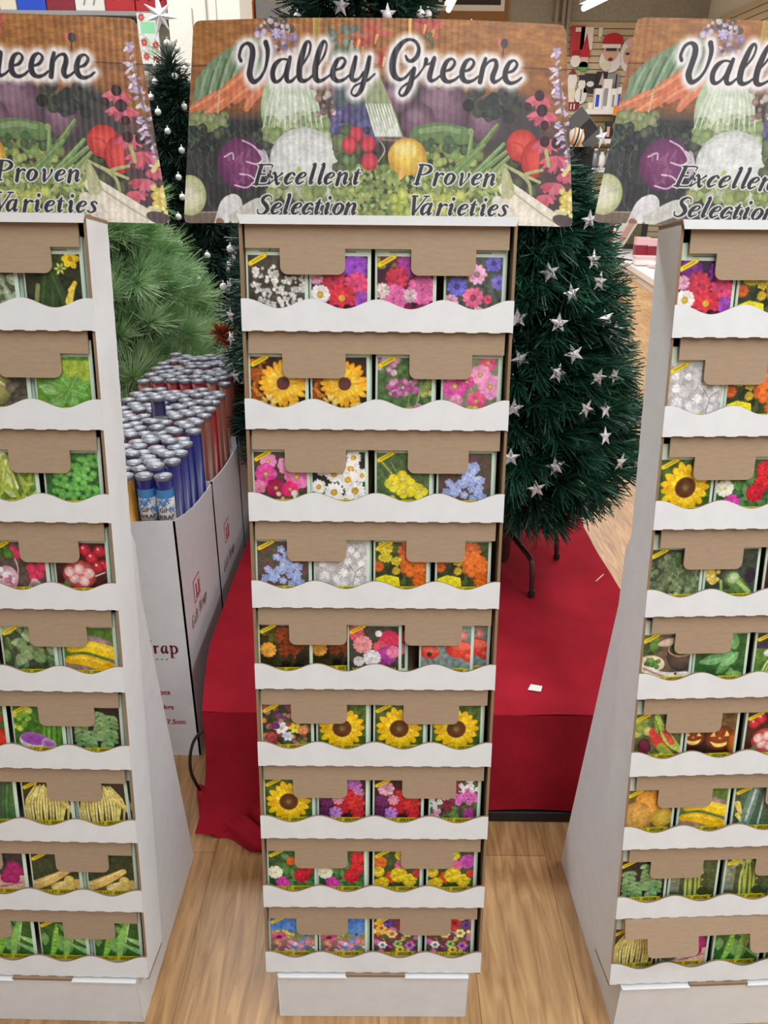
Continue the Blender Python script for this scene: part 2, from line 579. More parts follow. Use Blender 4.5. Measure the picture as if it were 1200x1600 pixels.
    def pom(s, x, y, r, col, dark=None, ctr=None, n=12, sq=1.0):
        dark = dark or tuple(v * .6 for v in col)
        s.ell(x, y, r, r * sq, 0, dark)
        for ring, f in ((1.0, 1.0), (.72, .8), (.46, .6)):
            k = max(5, int(n * f))
            for i in range(k):
                a = 2 * math.pi * (i + ring * 3) / k + s.rs.uniform(-.12, .12)
                t = .5 + .5 * s.rs.rand()
                c = tuple(d + (v - d) * t for v, d in zip(col, dark))
                s.ell(x + math.cos(a) * r * ring * .8, y + math.sin(a) * r * ring * .8 * sq, r * .27, r * .2, math.degrees(a), tuple(min(255, v * 1.08) for v in c), c)
        if ctr: s.ell(x, y, r * .24, r * .24 * sq, 0, ctr)
    def blobs(s, n, x0, y0, x1, y1, r, cols, jit=.4, rim=.8, asp=1.0, ang=None):
        for _ in range(n):
            c = s.var(cols[s.rs.randint(len(cols))], 14)
            q = r * (1 + s.rs.uniform(-jit, jit))
            s.ell(s.rs.uniform(x0, x1), s.rs.uniform(y0, y1), q, q * asp, s.rs.uniform(0, 180) if ang is None else ang + s.rs.uniform(-25, 25), c, tuple(v * rim for v in c))
    def leaf(s, x, y, L, w, ang, col, vein=None):
        ca, sa = math.cos(math.radians(ang)), math.sin(math.radians(ang))
        s.line([(x, y), (x + ca * L * .5, y + sa * L * .5), (x + ca * L, y + sa * L)], [w * .15, w * .5, w * .05], col)
        if vein: s.line([(x, y), (x + ca * L * .9, y + sa * L * .9)], .35, vein, al=.7)
    def grain(s, amt):
        s.a *= (1 + s.rs.uniform(-amt, amt, (s.H, s.W, 1)))
        s.a = np.clip(s.a, 0, 255)

# one-stroke letters for the small print (unit box: x 0-1, y 0-1, y down)
SF = {'A': '0,1 .5,0 1,1|.2,.65 .8,.65', 'B': '0,1 0,0 .7,0 .8,.25 .6,.45 0,.45|.6,.45 .9,.7 .7,1 0,1', 'C': '.95,.15 .5,0 .05,.4 .2,.9 .6,1 .95,.85', 'D': '0,0 0,1 .6,1 1,.6 .9,.2 .5,0 0,0',
      'E': '.9,0 0,0 0,1 .9,1|0,.48 .7,.48', 'F': '.9,0 0,0 0,1|0,.48 .7,.48', 'G': '.95,.15 .5,0 .05,.4 .2,.9 .6,1 .95,.85 .95,.55 .6,.55', 'L': '0,0 0,1 .85,1', 'M': '0,1 .1,0 .5,.6 .9,0 1,1', 'Z': '0,0 1,0 0,1 1,1', 'N': '0,1 0,0 1,1 1,0', 'O': '.5,0 .05,.35 .2,.9 .6,1 .97,.6 .85,.15 .5,0',
      'P': '0,1 0,0 .7,0 .9,.25 .7,.52 0,.52', 'R': '0,1 0,0 .7,0 .9,.25 .7,.5 0,.5|.5,.5 .95,1', 'S': '.9,.1 .4,0 .1,.25 .8,.65 .7,.95 .05,.95', 'T': '0,0 1,0|.5,0 .5,1', 'V': '0,0 .5,1 1,0', 'Y': '0,0 .5,.45 1,0|.5,.45 .5,1', 'H': '0,0 0,1|1,0 1,1|0,.5 1,.5',
      'a': '.8,.5 .3,.4 .05,.75 .3,1 .75,.75 .8,.45 .85,1', 'c': '.85,.5 .4,.4 .05,.7 .3,1 .85,.9', 'd': '.8,.5 .3,.4 .05,.75 .3,1 .75,.75 .9,0 .85,1', 'e': '.1,.7 .8,.6 .5,.4 .05,.7 .3,1 .8,.9', 'f': '.8,.05 .5,.1 .4,.6 .3,1.3|.1,.45 .8,.45',
      'g': '.8,.5 .3,.4 .05,.75 .3,.95 .75,.75 .8,.45 .7,1.3 .1,1.25', 'h': '.1,0 .1,1|.1,.6 .6,.4 .8,.6 .8,1', 'i': '.4,.4 .4,1|.4,.15 .42,.18', 'k': '.1,0 .1,1|.8,.4 .1,.7 .8,1', 'l': '.4,0 .35,.9 .6,1', 'm': '0,.4 0,1|0,.6 .3,.4 .5,.6 .5,1|.5,.6 .8,.4 1,.6 1,1',
      'n': '.1,.4 .1,1|.1,.6 .6,.4 .8,.6 .8,1', 'o': '.45,.4 .05,.7 .4,1 .85,.75 .45,.4', 'p': '.1,.4 .1,1.35|.1,.5 .7,.4 .85,.7 .5,1 .1,.9', 'q': '.8,.5 .3,.4 .05,.75 .3,.95 .75,.75 .8,.45 .8,1.35', 'r': '.1,.4 .1,1|.1,.6 .4,.42 .75,.45', 's': '.8,.45 .3,.42 .2,.6 .75,.8 .6,1 .1,.95', 't': '.45,.1 .35,.9 .7,1|.1,.42 .8,.42', 'u': '.1,.4 .1,.85 .4,1 .8,.8 .8,.4 .85,1',
      'v': '.05,.4 .4,1 .85,.4', 'w': '0,.4 .25,1 .5,.5 .75,1 1,.4', 'x': '.05,.4 .85,1|.85,.4 .05,1', 'y': '.1,.4 .4,.95|.85,.4 .4,1 .1,1.35', 'z': '.1,.42 .85,.42 .1,1 .85,1', 'b': '.1,0 .1,1|.1,.5 .7,.4 .85,.7 .5,1 .1,.9', ' ': '', '.': '.2,.95 .25,1'}
def letter(pt, txt, x, y, h, w, col, r=.35, gap=.3, slant=0.0, al=1.0, rise=0.0):
    for i, ch in enumerate(txt):
        for st in SF.get(ch, '').split('|'):
            if not st: continue
            q = [tuple(map(float, p.split(','))) for p in st.split()]
            pts = [(x + (a + slant * (1 - b)) * w, y + b * h + rise * (x + a * w)) for a, b in q]
            pt.line(pts, r, col, al=al, curve=False, soft=.4)
        x += w + gap

# ------------------------------------------------------------------ seed packet pictures (83 x 114 mm, picture area 75 x 74 mm)
G1, G2, G3, GD, BR, WH, YE, BK = (92, 138, 66), (60, 104, 48), (128, 170, 92), (40, 66, 40), (74, 58, 42), (244, 244, 240), (246, 208, 40), (34, 32, 30)
def d_alyssum(p):
    p.mottle(0, 0, 75, 74, (88, 80, 66), (60, 54, 46))
    for x, y in ((12, 22), (34, 20), (30, 32), (52, 30), (64, 26), (10, 42), (22, 50), (40, 44), (56, 46), (68, 40), (46, 60), (14, 62), (30, 64), (64, 60)):
        p.blobs(16, x - 7, y - 6, x + 7, y + 6, 2.3, [(228, 226, 220), (206, 204, 198), (240, 240, 236)])
def d_aster(p):
    p.mottle(0, 0, 75, 74, (70, 36, 70), (44, 24, 44))
    p.pom(58, 14, 17, (150, 70, 190)); p.pom(16, 12, 15, (120, 44, 130)); p.pom(28, 30, 16, (206, 60, 84)); p.pom(60, 38, 17, (236, 80, 130))
    p.pom(66, 56, 11, (170, 80, 190)); p.pom(40, 54, 18, (226, 60, 76), ctr=(226, 180, 60)); p.daisy(11, 50, 13, 16, (250, 236, 236), (230, 200, 70), 4.5, .5); p.pom(6, 28, 9, (236, 170, 200))
    p.blobs(20, 20, 66, 70, 74, 4, [(60, 30, 50), (120, 40, 80)])
def d_asterpink(p):
    p.mottle(0, 0, 75, 74, (86, 40, 56), (56, 30, 44))
    p.blobs(8, 0, 0, 24, 16, 6, [(150, 140, 60), (110, 40, 60)])
    p.pom(40, 12, 15, (180, 60, 160)); p.pom(26, 28, 15, (206, 56, 84)); p.pom(60, 42, 19, (232, 110, 170), n=18); p.pom(22, 54, 18, (240, 116, 180), n=18); p.pom(6, 44, 10, (236, 214, 206)); p.pom(44, 50, 9, (240, 200, 214)); p.blobs(14, 34, 62, 75, 74, 5, [(150, 50, 90), (70, 40, 50)])
def d_bachelor(p):
    p.mottle(0, 0, 75, 74, (60, 66, 60), (96, 104, 88))
    for x, y, r, c in ((62, 8, 11, (112, 98, 196)), (70, 32, 10, (126, 110, 206)), (40, 22, 13, (240, 176, 208)), (14, 38, 13, (106, 100, 206)), (36, 52, 14, (234, 110, 150)), (6, 58, 11, (238, 170, 196)), (56, 54, 6, (216, 80, 110)), (44, 70, 7, (240, 190, 206)), (14, 14, 11, (236, 150, 190))):
        p.daisy(x, y, r, 11, c, tuple(v * .75 for v in c), r * .3, .5)
def d_calendula(p):
    p.mottle(0, 0, 75, 74, (70, 44, 20), (34, 26, 16))
    for _ in range(3): p.blobs(10, 0, 4, 14, 60, 7, [(216, 120, 30), (170, 84, 24)], asp=.4)
    p.blobs(16, 0, 52, 75, 74, 7, [(190, 140, 40), (40, 40, 24), (220, 200, 110)], asp=.5)
    p.daisy(44, 36, 33, 22, (250, 190, 44), (150, 90, 60), 0, .27, tip=(240, 160, 30), sq=.95)
    p.daisy(44, 36, 24, 18, (252, 204, 70), (120, 70, 60), 9, .27, tip=(246, 176, 40), a0=9)
    p.ell(44, 36, 6, 6, 0, (96, 56, 56)); p.daisy(24, 62, 12, 10, (244, 210, 120), (180, 130, 60), 0, .3)
def d_candytuft(p):
    p.mottle(0, 0, 75, 74, (104, 132, 76), (60, 90, 52))
    p.blobs(10, 0, 0, 26, 30, 5, [(206, 150, 176), (226, 196, 206), (170, 100, 140)])
    p.line([(44, 44), (42, 74)], 1.2, (120, 150, 84)); p.line([(60, 34), (52, 74)], 1, (150, 160, 110))
    p.blobs(46, 14, 32, 54, 50, 3.6, [(222, 140, 186), (236, 180, 210), (180, 90, 150)]); p.blobs(16, 44, 66, 72, 74, 4, [(236, 206, 218), (214, 150, 180)]); p.blobs(10, 58, 30, 74, 58, 5, [(150, 168, 90), (196, 190, 110)])
def d_cosmos(p):
    p.mottle(0, 0, 75, 74, (150, 140, 130), (120, 136, 96))
    for x, y, r, c in ((60, 6, 12, (222, 90, 130)), (50, 22, 14, (240, 160, 196)), (64, 38, 17, (240, 150, 198)), (16, 38, 18, (220, 90, 166)), (32, 32, 10, (206, 70, 140)), (46, 58, 13, (226, 90, 130)), (18, 58, 9, (230, 150, 190)), (10, 18, 12, (236, 170, 200))):
        p.daisy(x, y, r, 8, c, (236, 200, 90), r * .2, .75)
    p.blobs(16, 10, 66, 70, 74, 4, [(210, 214, 120), (120, 140, 60)])
def d_cosmosmag(p):
    p.mottle(0, 0, 75, 74, (96, 56, 60), (70, 74, 44))
    for x, y, r, c in ((20, 14, 12, (230, 140, 190)), (16, 32, 16, (222, 76, 160)), (60, 36, 18, (234, 120, 180)), (46, 20, 13, (236, 150, 200)), (30, 52, 14, (170, 30, 80)), (50, 54, 12, (226, 40, 110)), (6, 50, 10, (236, 130, 180)), (56, 8, 10, (200, 60, 120))):
        p.daisy(x, y, r, 8, c, (226, 190, 90), r * .22, .78)
    p.blobs(10, 30, 60, 75, 74, 4, [(236, 220, 200), (90, 110, 50)])
def d_daisy(p):
    p.mottle(0, 0, 75, 74, (44, 50, 34), (28, 32, 24))
    for x, y, r in ((58, 8, 11), (14, 22, 12), (54, 24, 13), (30, 32, 12), (50, 40, 14), (70, 34, 10), (8, 50, 11), (30, 58, 14), (60, 56, 15), (14, 70, 9), (46, 70, 9), (36, 12, 10)):
        p.daisy(x, y, r, 15, (246, 244, 240), (238, 190, 60), r * .34, .4)
def d_primrose(p):
    p.mottle(0, 0, 75, 74, (70, 92, 54), (96, 120, 74)); p.line([(6, 12), (26, 36)], 1.2, (160, 160, 90)); p.line([(20, 14), (34, 40)], 1, (130, 150, 80))
    for x, y, r in ((24, 44, 13), (36, 38, 13), (48, 50, 13), (60, 56, 12), (38, 56, 11), (22, 70, 8)):
        p.daisy(x, y, r, 4, (240, 226, 60), (250, 240, 130), r * .3, 1.1, tip=(226, 206, 36), inner=0)
def d_forget(p):
    p.mottle(0, 0, 75, 74, (76, 88, 58), (110, 66, 76))
    for i in range(38):
        x, y = p.rs.uniform(6, 66), p.rs.uniform(14, 72)
        if abs(x - 38) < 10 + (y - 8) * .42: p.daisy(x, y, 6, 5, (150, 170, 232), (240, 236, 214), 1.4, .85, tip=(176, 192, 240), inner=0, a0=p.rs.uniform(0, 70))
    for x, y in ((34, 12), (42, 20), (28, 24)): p.daisy(x, y, 6, 5, (160, 178, 236), (240, 236, 214), 1.4, .85, inner=0)
def d_gyps(p):
    p.mottle(0, 0, 75, 74, (176, 172, 172), (206, 204, 206)); 
    for x, y, r in ((40, 20, 9), (22, 40, 8), (60, 44, 10), (40, 66, 11), (12, 56, 9)): p.ell(x, y, r, r, 0, (226, 224, 228), (196, 192, 196))
    for x, y, r in ((52, 12, 5), (60, 20, 5), (46, 30, 6), (40, 48, 7), (10, 34, 6), (14, 52, 6), (30, 58, 5), (58, 60, 5), (66, 34, 5), (8, 18, 5), (26, 18, 5), (16, 70, 6)): p.pom(x, y, r, (250, 250, 250), (200, 198, 204), n=8)
    p.line([(54, 74), (58, 48), (70, 36)], .5, (130, 126, 116)); p.line([(58, 48), (48, 34)], .5, (130, 126, 116))
def d_marigold(p):
    p.mottle(0, 0, 75, 74, (84, 96, 50), (50, 56, 30)); p.pom(14, 8, 11, (232, 206, 60)); p.pom(14, 24, 10, (226, 208, 50), sq=.6); p.pom(32, 30, 9, (230, 212, 60), sq=.8)
    p.blobs(12, 4, 32, 40, 56, 7, [(60, 76, 40), (44, 54, 30)]); p.pom(48, 14, 15, (230, 120, 60)); p.pom(55, 36, 19, (240, 122, 44), n=18, sq=.9); p.pom(66, 58, 12, (236, 110, 30)); p.pom(4, 38, 8, (220, 100, 40)); p.pom(30, 44, 6, (214, 180, 50)); p.poly([(0, 56), (14, 50), (34, 54), (36, 68), (0, 70)], (236, 220, 40))
def d_french(p):
    p.mottle(0, 0, 75, 74, (54, 56, 26), (40, 30, 18)); p.pom(36, 16, 15, (150, 70, 24), (70, 30, 16)); p.pom(44, 40, 16, (150, 62, 22), (66, 28, 14)); p.pom(60, 28, 11, (120, 50, 20), (50, 26, 14)); p.pom(12, 40, 12, (236, 176, 70), (190, 110, 40)); p.blobs(16, 24, 48, 75, 74, 6, [(30, 26, 16), (50, 46, 22)]); p.blobs(8, 0, 4, 22, 24, 5, [(80, 84, 36), (110, 106, 44)])
def d_carnation(p):
    p.mottle(0, 0, 75, 74, (76, 76, 60), (50, 50, 48))
    for x, y, r, c in ((10, 12, 12, (230, 90, 110)), (20, 30, 14, (240, 156, 160)), (60, 22, 15, (210, 50, 90)), (46, 34, 10, (226, 90, 110)), (56, 48, 15, (170, 60, 150)), (34, 52, 13, (244, 236, 240)), (66, 42, 10, (236, 130, 170)), (14, 58, 8, (230, 220, 220)), (44, 12, 5, (240, 236, 236))): p.pom(x, y, r, c, tuple(v * .75 for v in c), n=14)
def d_poppy(p):
    p.mottle(0, 0, 75, 74, (110, 130, 130), (150, 164, 156)); p.line([(28, 74), (26, 44)], 1, (120, 140, 120)); p.ell(62, 14, 6, 7, 0, (236, 150, 140), (220, 100, 90))
    for x, y, r in ((12, 42, 15), (56, 36, 20), (72, 50, 10)): p.ell(x, y, r, r * .75, 8, (230, 76, 60), (206, 50, 44)); p.ell(x + 2, y - r * .25, r * .8, r * .35, 8, (240, 110, 92))
    p.ell(12, 46, 4, 4, 0, (60, 40, 40)); p.blobs(14, 0, 58, 75, 74, 5, [(120, 144, 130), (170, 180, 170)], asp=.3)
def d_wildmix(p):
    p.mottle(0, 0, 75, 74, (70, 72, 40), (44, 40, 34)); cs = [(170, 70, 60), (230, 150, 80), (120, 60, 110), (90, 100, 50), (150, 130, 100), (180, 120, 140)]
    p.blobs(70, 0, 0, 75, 74, 4.2, cs); p.daisy(28, 40, 11, 6, (240, 240, 244), (210, 210, 180), 3, .7); p.daisy(38, 54, 9, 6, (200, 206, 236), (226, 220, 140), 2, .7); p.daisy(50, 40, 10, 6, (240, 226, 60), (220, 180, 40), 2, .6); p.pom(62, 44, 8, (236, 150, 100)); p.pom(12, 56, 9, (196, 80, 80)); p.pom(20, 36, 6, (110, 50, 130)); p.blobs(10, 0, 64, 75, 74, 4, [(150, 180, 60), (80, 110, 50)])
def d_sunflower(p):
    p.mottle(0, 0, 75, 74, (88, 116, 52), (56, 76, 36)); p.blobs(8, 0, 60, 75, 74, 6, [(206, 220, 160), (70, 100, 40)])
    p.daisy(37, 40, 35, 17, (252, 206, 30), BK, 0, .34, tip=(246, 190, 20)); p.daisy(37, 40, 27, 15, (250, 216, 50), BK, 0, .34, tip=(242, 180, 24), a0=11)
    p.ell(37, 40, 15, 15, 0, (150, 90, 36), (110, 52, 22)); p.ell(37, 40, 13, 13, 0, (96, 62, 30), (86, 40, 22)); p.ell(37, 40, 6, 6, 0, (130, 110, 60), (92, 62, 30))
def d_sweetpea(p):
    p.mottle(0, 0, 75, 74, (70, 26, 40), (44, 24, 36))
    for x, y, r, c in ((18, 16, 13, (236, 170, 190)), (56, 10, 12, (190, 110, 200)), (62, 24, 10, (206, 130, 190)), (44, 30, 14, (226, 40, 60)), (58, 42, 15, (230, 50, 54)), (36, 50, 13, (206, 24, 44)), (12, 38, 11, (120, 40, 110)), (26, 60, 11, (190, 130, 216)), (8, 58, 9, (96, 40, 90)), (62, 60, 11, (214, 44, 56)), (30, 36, 9, (236, 150, 180))): p.pom(x, y, r, c, tuple(v * .7 for v in c), n=8)
def d_william(p):
    p.mottle(0, 0, 75, 74, (88, 120, 66), (70, 50, 60))
    for x, y, r, c in ((60, 12, 14, (240, 240, 246)), (40, 10, 9, (150, 30, 80)), (56, 34, 17, (226, 110, 196)), (22, 42, 14, (130, 30, 60)), (8, 44, 11, (240, 236, 240)), (10, 62, 9, (240, 170, 200)), (36, 60, 10, (96, 140, 66)), (62, 60, 9, (190, 60, 160)), (22, 22, 11, (244, 200, 220))):
        for i in range(14):
            a, q = p.rs.uniform(0, 6.28), r * math.sqrt(p.rs.rand()); p.daisy(x + q * math.cos(a), y + q * math.sin(a), r * .34, 5, c, tuple(v * .75 for v in c), r * .08, .8, inner=0)
def d_zinred(p):
    p.mottle(0, 0, 75, 74, (70, 116, 62), (40, 70, 40)); 
    for _ in range(12): p.leaf(p.rs.uniform(10, 60), p.rs.uniform(5, 60), 20, 10, p.rs.uniform(0, 360), p.var((84, 136, 74)), (130, 170, 110))
    p.pom(36, 20, 8, (236, 110, 50)); p.pom(64, 14, 12, (226, 44, 54)); p.pom(62, 34, 12, (230, 40, 50)); p.pom(54, 48, 13, (216, 30, 54)); p.pom(10, 42, 12, (246, 244, 226), (214, 210, 170), ctr=(214, 216, 130)); p.pom(22, 62, 11, (230, 70, 180))
def d_zinyel(p):
    p.mottle(0, 0, 75, 74, (66, 92, 46), (48, 60, 34)); p.blobs(8, 0, 0, 40, 30, 7, [(84, 112, 60), (60, 90, 48)])
    for x, y, r, c in ((42, 8, 9, (220, 210, 60)), (8, 22, 12, (230, 120, 40)), (64, 20, 13, (206, 80, 190)), (44, 28, 11, (236, 110, 170)), (28, 50, 11, (226, 80, 40)), (6, 40, 10, (240, 210, 50)), (40, 46, 14, (246, 214, 40)), (58, 56, 12, (246, 216, 50)), (14, 60, 10, (240, 206, 40)), (6, 62, 8, (236, 196, 40)), (70, 44, 8, (206, 60, 60))): p.pom(x, y, r, c, n=16)
def d_conesky(p):
    p.mottle(0, 0, 75, 34, (52, 110, 196), (96, 150, 220)); p.mottle(0, 30, 75, 74, (104, 132, 74), (150, 150, 120)); p.blobs(14, 4, 26, 46, 40, 5, [(236, 206, 110), (226, 190, 90)], asp=.5)
    p.daisy(14, 40, 14, 12, (206, 90, 140), (96, 40, 50), 5, .4, sq=.6); p.daisy(38, 54, 13, 12, (196, 70, 120), (90, 40, 50), 5, .4, sq=.7); p.daisy(60, 34, 9, 8, (110, 150, 220), (60, 90, 160), 3, .5); p.pom(64, 50, 10, (240, 160, 120)); p.blobs(46, 4, 48, 72, 72, 4.4, [(220, 210, 230), (226, 150, 180), (110, 140, 210), (240, 180, 140), (200, 90, 120)]); p.blobs(12, 0, 66, 75, 74, 5, [(120, 150, 60), (200, 190, 90)])
def d_wildmulti(p):
    p.mottle(0, 0, 75, 74, (70, 60, 60), (90, 100, 60)); cs = [(200, 50, 50), (90, 60, 150), (236, 130, 60), (220, 120, 180), (240, 220, 120), (150, 40, 90), (130, 150, 70)]
    p.blobs(60, 0, 0, 75, 74, 5, cs)
    for x, y, r, c in ((12, 20, 9, (250, 190, 80)), (30, 32, 9, (250, 200, 120)), (22, 8, 8, (96, 60, 170)), (46, 10, 10, (206, 40, 50)), (56, 30, 9, (236, 220, 150)), (60, 56, 9, (196, 110, 190)), (40, 52, 8, (150, 190, 110)), (14, 54, 8, (240, 240, 240)), (66, 14, 9, (100, 60, 150)), (44, 64, 8, (230, 200, 80))): p.daisy(x, y, r, 6, c, tuple(v * .6 for v in c), r * .35, .8, inner=.1)
# ---- vegetables and herbs
def leaves(p, n, cols, L, w, vein=(190, 220, 160), x0=0, y0=0, x1=75, y1=74):
    for _ in range(n): p.leaf(p.rs.uniform(x0, x1), p.rs.uniform(y0, y1), L * p.rs.uniform(.7, 1.2), w * p.rs.uniform(.7, 1.2), p.rs.uniform(0, 360), p.var(cols[p.rs.randint(len(cols))], 16), vein)
def d_zucchini(p):
    p.mottle(0, 0, 75, 74, (56, 60, 34), (34, 38, 24)); p.blobs(6, 20, 0, 50, 16, 8, [(74, 84, 44)])
    for q in (((20, 74), (30, 16)), ((34, 76), (40, 20)), ((56, 74), (36, 22))): p.line(q, [7, 5], (54, 76, 40)); p.line([(q[0][0] - 2, q[0][1]), (q[1][0] - 1, q[1][1])], 1, (92, 116, 66), al=.6)
    p.line([(10, 74), (16, 40)], 3, (150, 150, 100)); p.daisy(62, 6, 12, 6, (236, 200, 40), (200, 160, 30), 3, .7); p.line([(60, 46), (66, 36)], [4, 2.5], (240, 206, 60)); p.line([(56, 60), (62, 44)], [5, 3], (244, 214, 90)); p.daisy(48, 18, 8, 6, (190, 196, 90), (120, 130, 60), 2, .4)
def d_greyleaf(p):
    p.mottle(0, 0, 75, 74, (104, 116, 86), (64, 74, 56)); leaves(p, 22, [(150, 164, 130), (120, 136, 100)], 22, 12)
def d_basil(p):
    p.mottle(0, 0, 75, 74, (110, 160, 50), (84, 136, 44)); p.mottle(40, 6, 75, 36, (210, 210, 80), (150, 180, 60), al=.7)
    for a, L, w in ((200, 34, 15), (150, 30, 14), (235, 26, 14), (340, 30, 16), (20, 26, 14), (300, 26, 12), (80, 30, 13), (120, 24, 12)): p.leaf(46, 44, L, w, a, p.var((112, 170, 74), 16), (206, 232, 170))
    p.leaf(4, 40, 26, 14, 20, (140, 190, 110), (220, 240, 190)); p.leaf(10, 66, 30, 14, -10, (124, 180, 90), (220, 240, 190))
def d_cabbagebrown(p):
    p.mottle(0, 0, 75, 74, (94, 84, 64), (60, 54, 44)); p.ell(28, 40, 26, 28, 0, (176, 170, 100), (110, 110, 60)); p.line([(10, 44), (30, 30), (50, 44)], 1.2, (220, 214, 160)); p.blobs(14, 46, 10, 75, 74, 6, [(120, 108, 90), (80, 72, 60)])
def d_cilantro(p):
    p.mottle(0, 0, 75, 74, (66, 120, 56), (44, 84, 44))
    for x, y in ((52, 16), (38, 26), (60, 30), (20, 38), (46, 44), (28, 54), (64, 56), (14, 62), (44, 66), (14, 18), (70, 10)):
        for i in range(7): a = i * .9 + p.rs.rand(); p.ell(x + 7 * math.cos(a), y + 7 * math.sin(a), 5, 4.4, 0, p.var((128, 200, 96), 12), p.var((92, 160, 70), 12))
def d_lettuce(p):
    p.mottle(0, 0, 75, 74, (120, 150, 60), (92, 120, 44)); p.line([(10, 10), (40, 60)], [14, 6], (214, 220, 150)); p.line([(26, 4), (46, 50)], [10, 4], (226, 230, 176))
    for i in range(16): x = p.rs.uniform(8, 70); p.line([(x - 10, p.rs.uniform(6, 70)), (x, p.rs.uniform(6, 70)), (x + 12, p.rs.uniform(6, 70))], [1, 3, 1], p.var((176, 200, 90), 24))
def d_radishbunch(p):
    p.mottle(0, 0, 75, 74, (110, 90, 80), (70, 60, 56)); p.line([(30, 20), (34, 40), (30, 64)], 1, (214, 190, 180)); 
    for x, y in ((28, 12), (36, 18), (54, 40), (64, 48), (56, 54), (68, 38)): p.ell(x, y, 8, 8, 0, (232, 70, 110), (190, 40, 80))
    for i in range(7): p.line([(54 + i, 56), (44 + i * 5, 74)], .6, (226, 200, 196))
    p.ell(16, 54, 17, 18, 20, (242, 226, 230), (206, 150, 170)); p.blobs(10, 6, 42, 26, 66, 4, [(240, 236, 238), (206, 120, 150)], rim=.95); p.blobs(10, 0, 0, 24, 20, 6, [(70, 110, 40), (100, 140, 60)])
def d_radish(p):
    p.mottle(0, 0, 75, 74, (90, 30, 30), (54, 36, 28)); 
    for x, y in ((54, 22), (66, 12), (70, 34), (62, 36), (10, 18), (20, 10), (44, 10)): p.ell(x, y, 9, 9, 0, (214, 50, 66), (150, 20, 40)); p.ell(x - 2, y - 3, 2, 2, 0, (246, 190, 190))
    p.ell(34, 48, 25, 22, 0, (206, 96, 84), (150, 60, 56)); p.ell(34, 48, 22, 19, 0, (200, 110, 100), (176, 70, 70))
    for x, y in ((34, 40), (26, 54), (40, 58), (48, 46), (20, 44)): p.ell(x, y, 8, 8, 0, (246, 214, 210), (232, 150, 150))
    p.line([(58, 50), (72, 44)], 1, (226, 190, 180)); p.blobs(6, 2, 62, 16, 74, 5, [(90, 130, 60)])
def d_squash(p):
    p.mottle(0, 0, 75, 74, (70, 104, 40), (104, 140, 60)); p.ell(52, 22, 22, 7, 15, (176, 146, 150), (140, 110, 120)); p.mottle(0, 54, 75, 74, (140, 112, 100), (170, 140, 120))
    p.line([(10, 34), (36, 30), (70, 40), (84, 48)], [6, 9, 10, 9], (246, 204, 30)); p.line([(14, 31), (40, 27), (70, 36)], 2, (252, 226, 90)); p.line([(6, 52), (30, 52), (60, 62), (76, 68)], [6, 9, 9, 7], (240, 186, 24)); p.line([(10, 49), (34, 49), (58, 58)], 1.8, (250, 216, 80))
def d_spinach(p):
    p.mottle(0, 0, 75, 74, (80, 96, 64), (52, 62, 44)); leaves(p, 26, [(128, 150, 104), (96, 120, 76), (150, 168, 120)], 24, 16, (200, 214, 180))
def d_turnip(p):
    p.mottle(0, 0, 75, 74, (70, 130, 40), (50, 96, 36)); p.blobs(14, 0, 0, 26, 40, 5, [(210, 226, 90), (120, 180, 60)]); 
    for x in (44, 52, 60, 68): p.line([(x, 70), (x + 4, 20)], 2.4, p.var((104, 160, 60)))
    p.ell(30, 60, 24, 15, 8, (226, 216, 224)); p.ell(30, 55, 22, 11, 8, (156, 74, 176), (176, 110, 190)); p.ell(52, 64, 12, 10, 30, (160, 90, 176), (206, 170, 206))
def d_tomato(p):
    p.mottle(0, 0, 75, 74, (80, 110, 50), (60, 80, 40)); 
    for x, y, r in ((20, 24, 18), (54, 20, 17), (36, 52, 20), (66, 56, 18)): p.ell(x, y, r, r, 0, (226, 60, 40), (170, 30, 26))
def d_oregano(p):
    p.mottle(0, 0, 75, 74, (50, 44, 40), (30, 28, 28))
    for x, y0 in ((14, 20), (44, 8), (60, 14), (28, 40), (52, 42)):
        for i in range(6):
            for sgn in (-1, 1): p.leaf(x, y0 + i * 8, 14 - i * .4, 9, 90 - sgn * (55 + p.rs.uniform(-15, 15)), p.var((118, 158, 100), 22), (190, 214, 170))
def d_wax(p):
    p.mottle(0, 0, 75, 74, (70, 54, 44), (50, 50, 36)); 
    for i in range(15): x = 6 + i * 4.2; p.line([(22 + i * 2.2, 4 + p.rs.uniform(0, 8)), (x - 2 + i * .5, 36), (x + p.rs.uniform(-3, 3), 72)], [1.2, 1.9, 1.4], p.var((230, 214, 130), 16))
    for i in range(4): p.line([(50, 14 + i * 4), (62 + i * 2, 34 + i * 4), (78, 46 + i * 4)], 1.4, p.var((226, 206, 120), 14))
    for i in range(3): p.line([(10, 24 + 6 * i), (0, 50 + 6 * i), (4, 66)], 1.4, (216, 196, 110))
def d_corn(p):
    p.mottle(0, 0, 75, 74, (62, 78, 48), (44, 54, 36), cell=4); p.mottle(0, 58, 75, 74, (120, 96, 60), (90, 76, 50))
    p.line([(0, 62), (30, 48), (58, 32)], [9, 8, 5], (226, 190, 110)); p.line([(0, 58), (30, 44), (54, 30)], 1.4, (244, 220, 150)); p.line([(36, 64), (50, 60)], 8, (232, 206, 130)); p.ell(36, 66, 8, 9, 0, (238, 218, 160), (210, 170, 90)); p.line([(58, 50), (60, 64)], 8, (226, 196, 110)); p.line([(70, 56), (76, 66)], 7, (220, 186, 100))
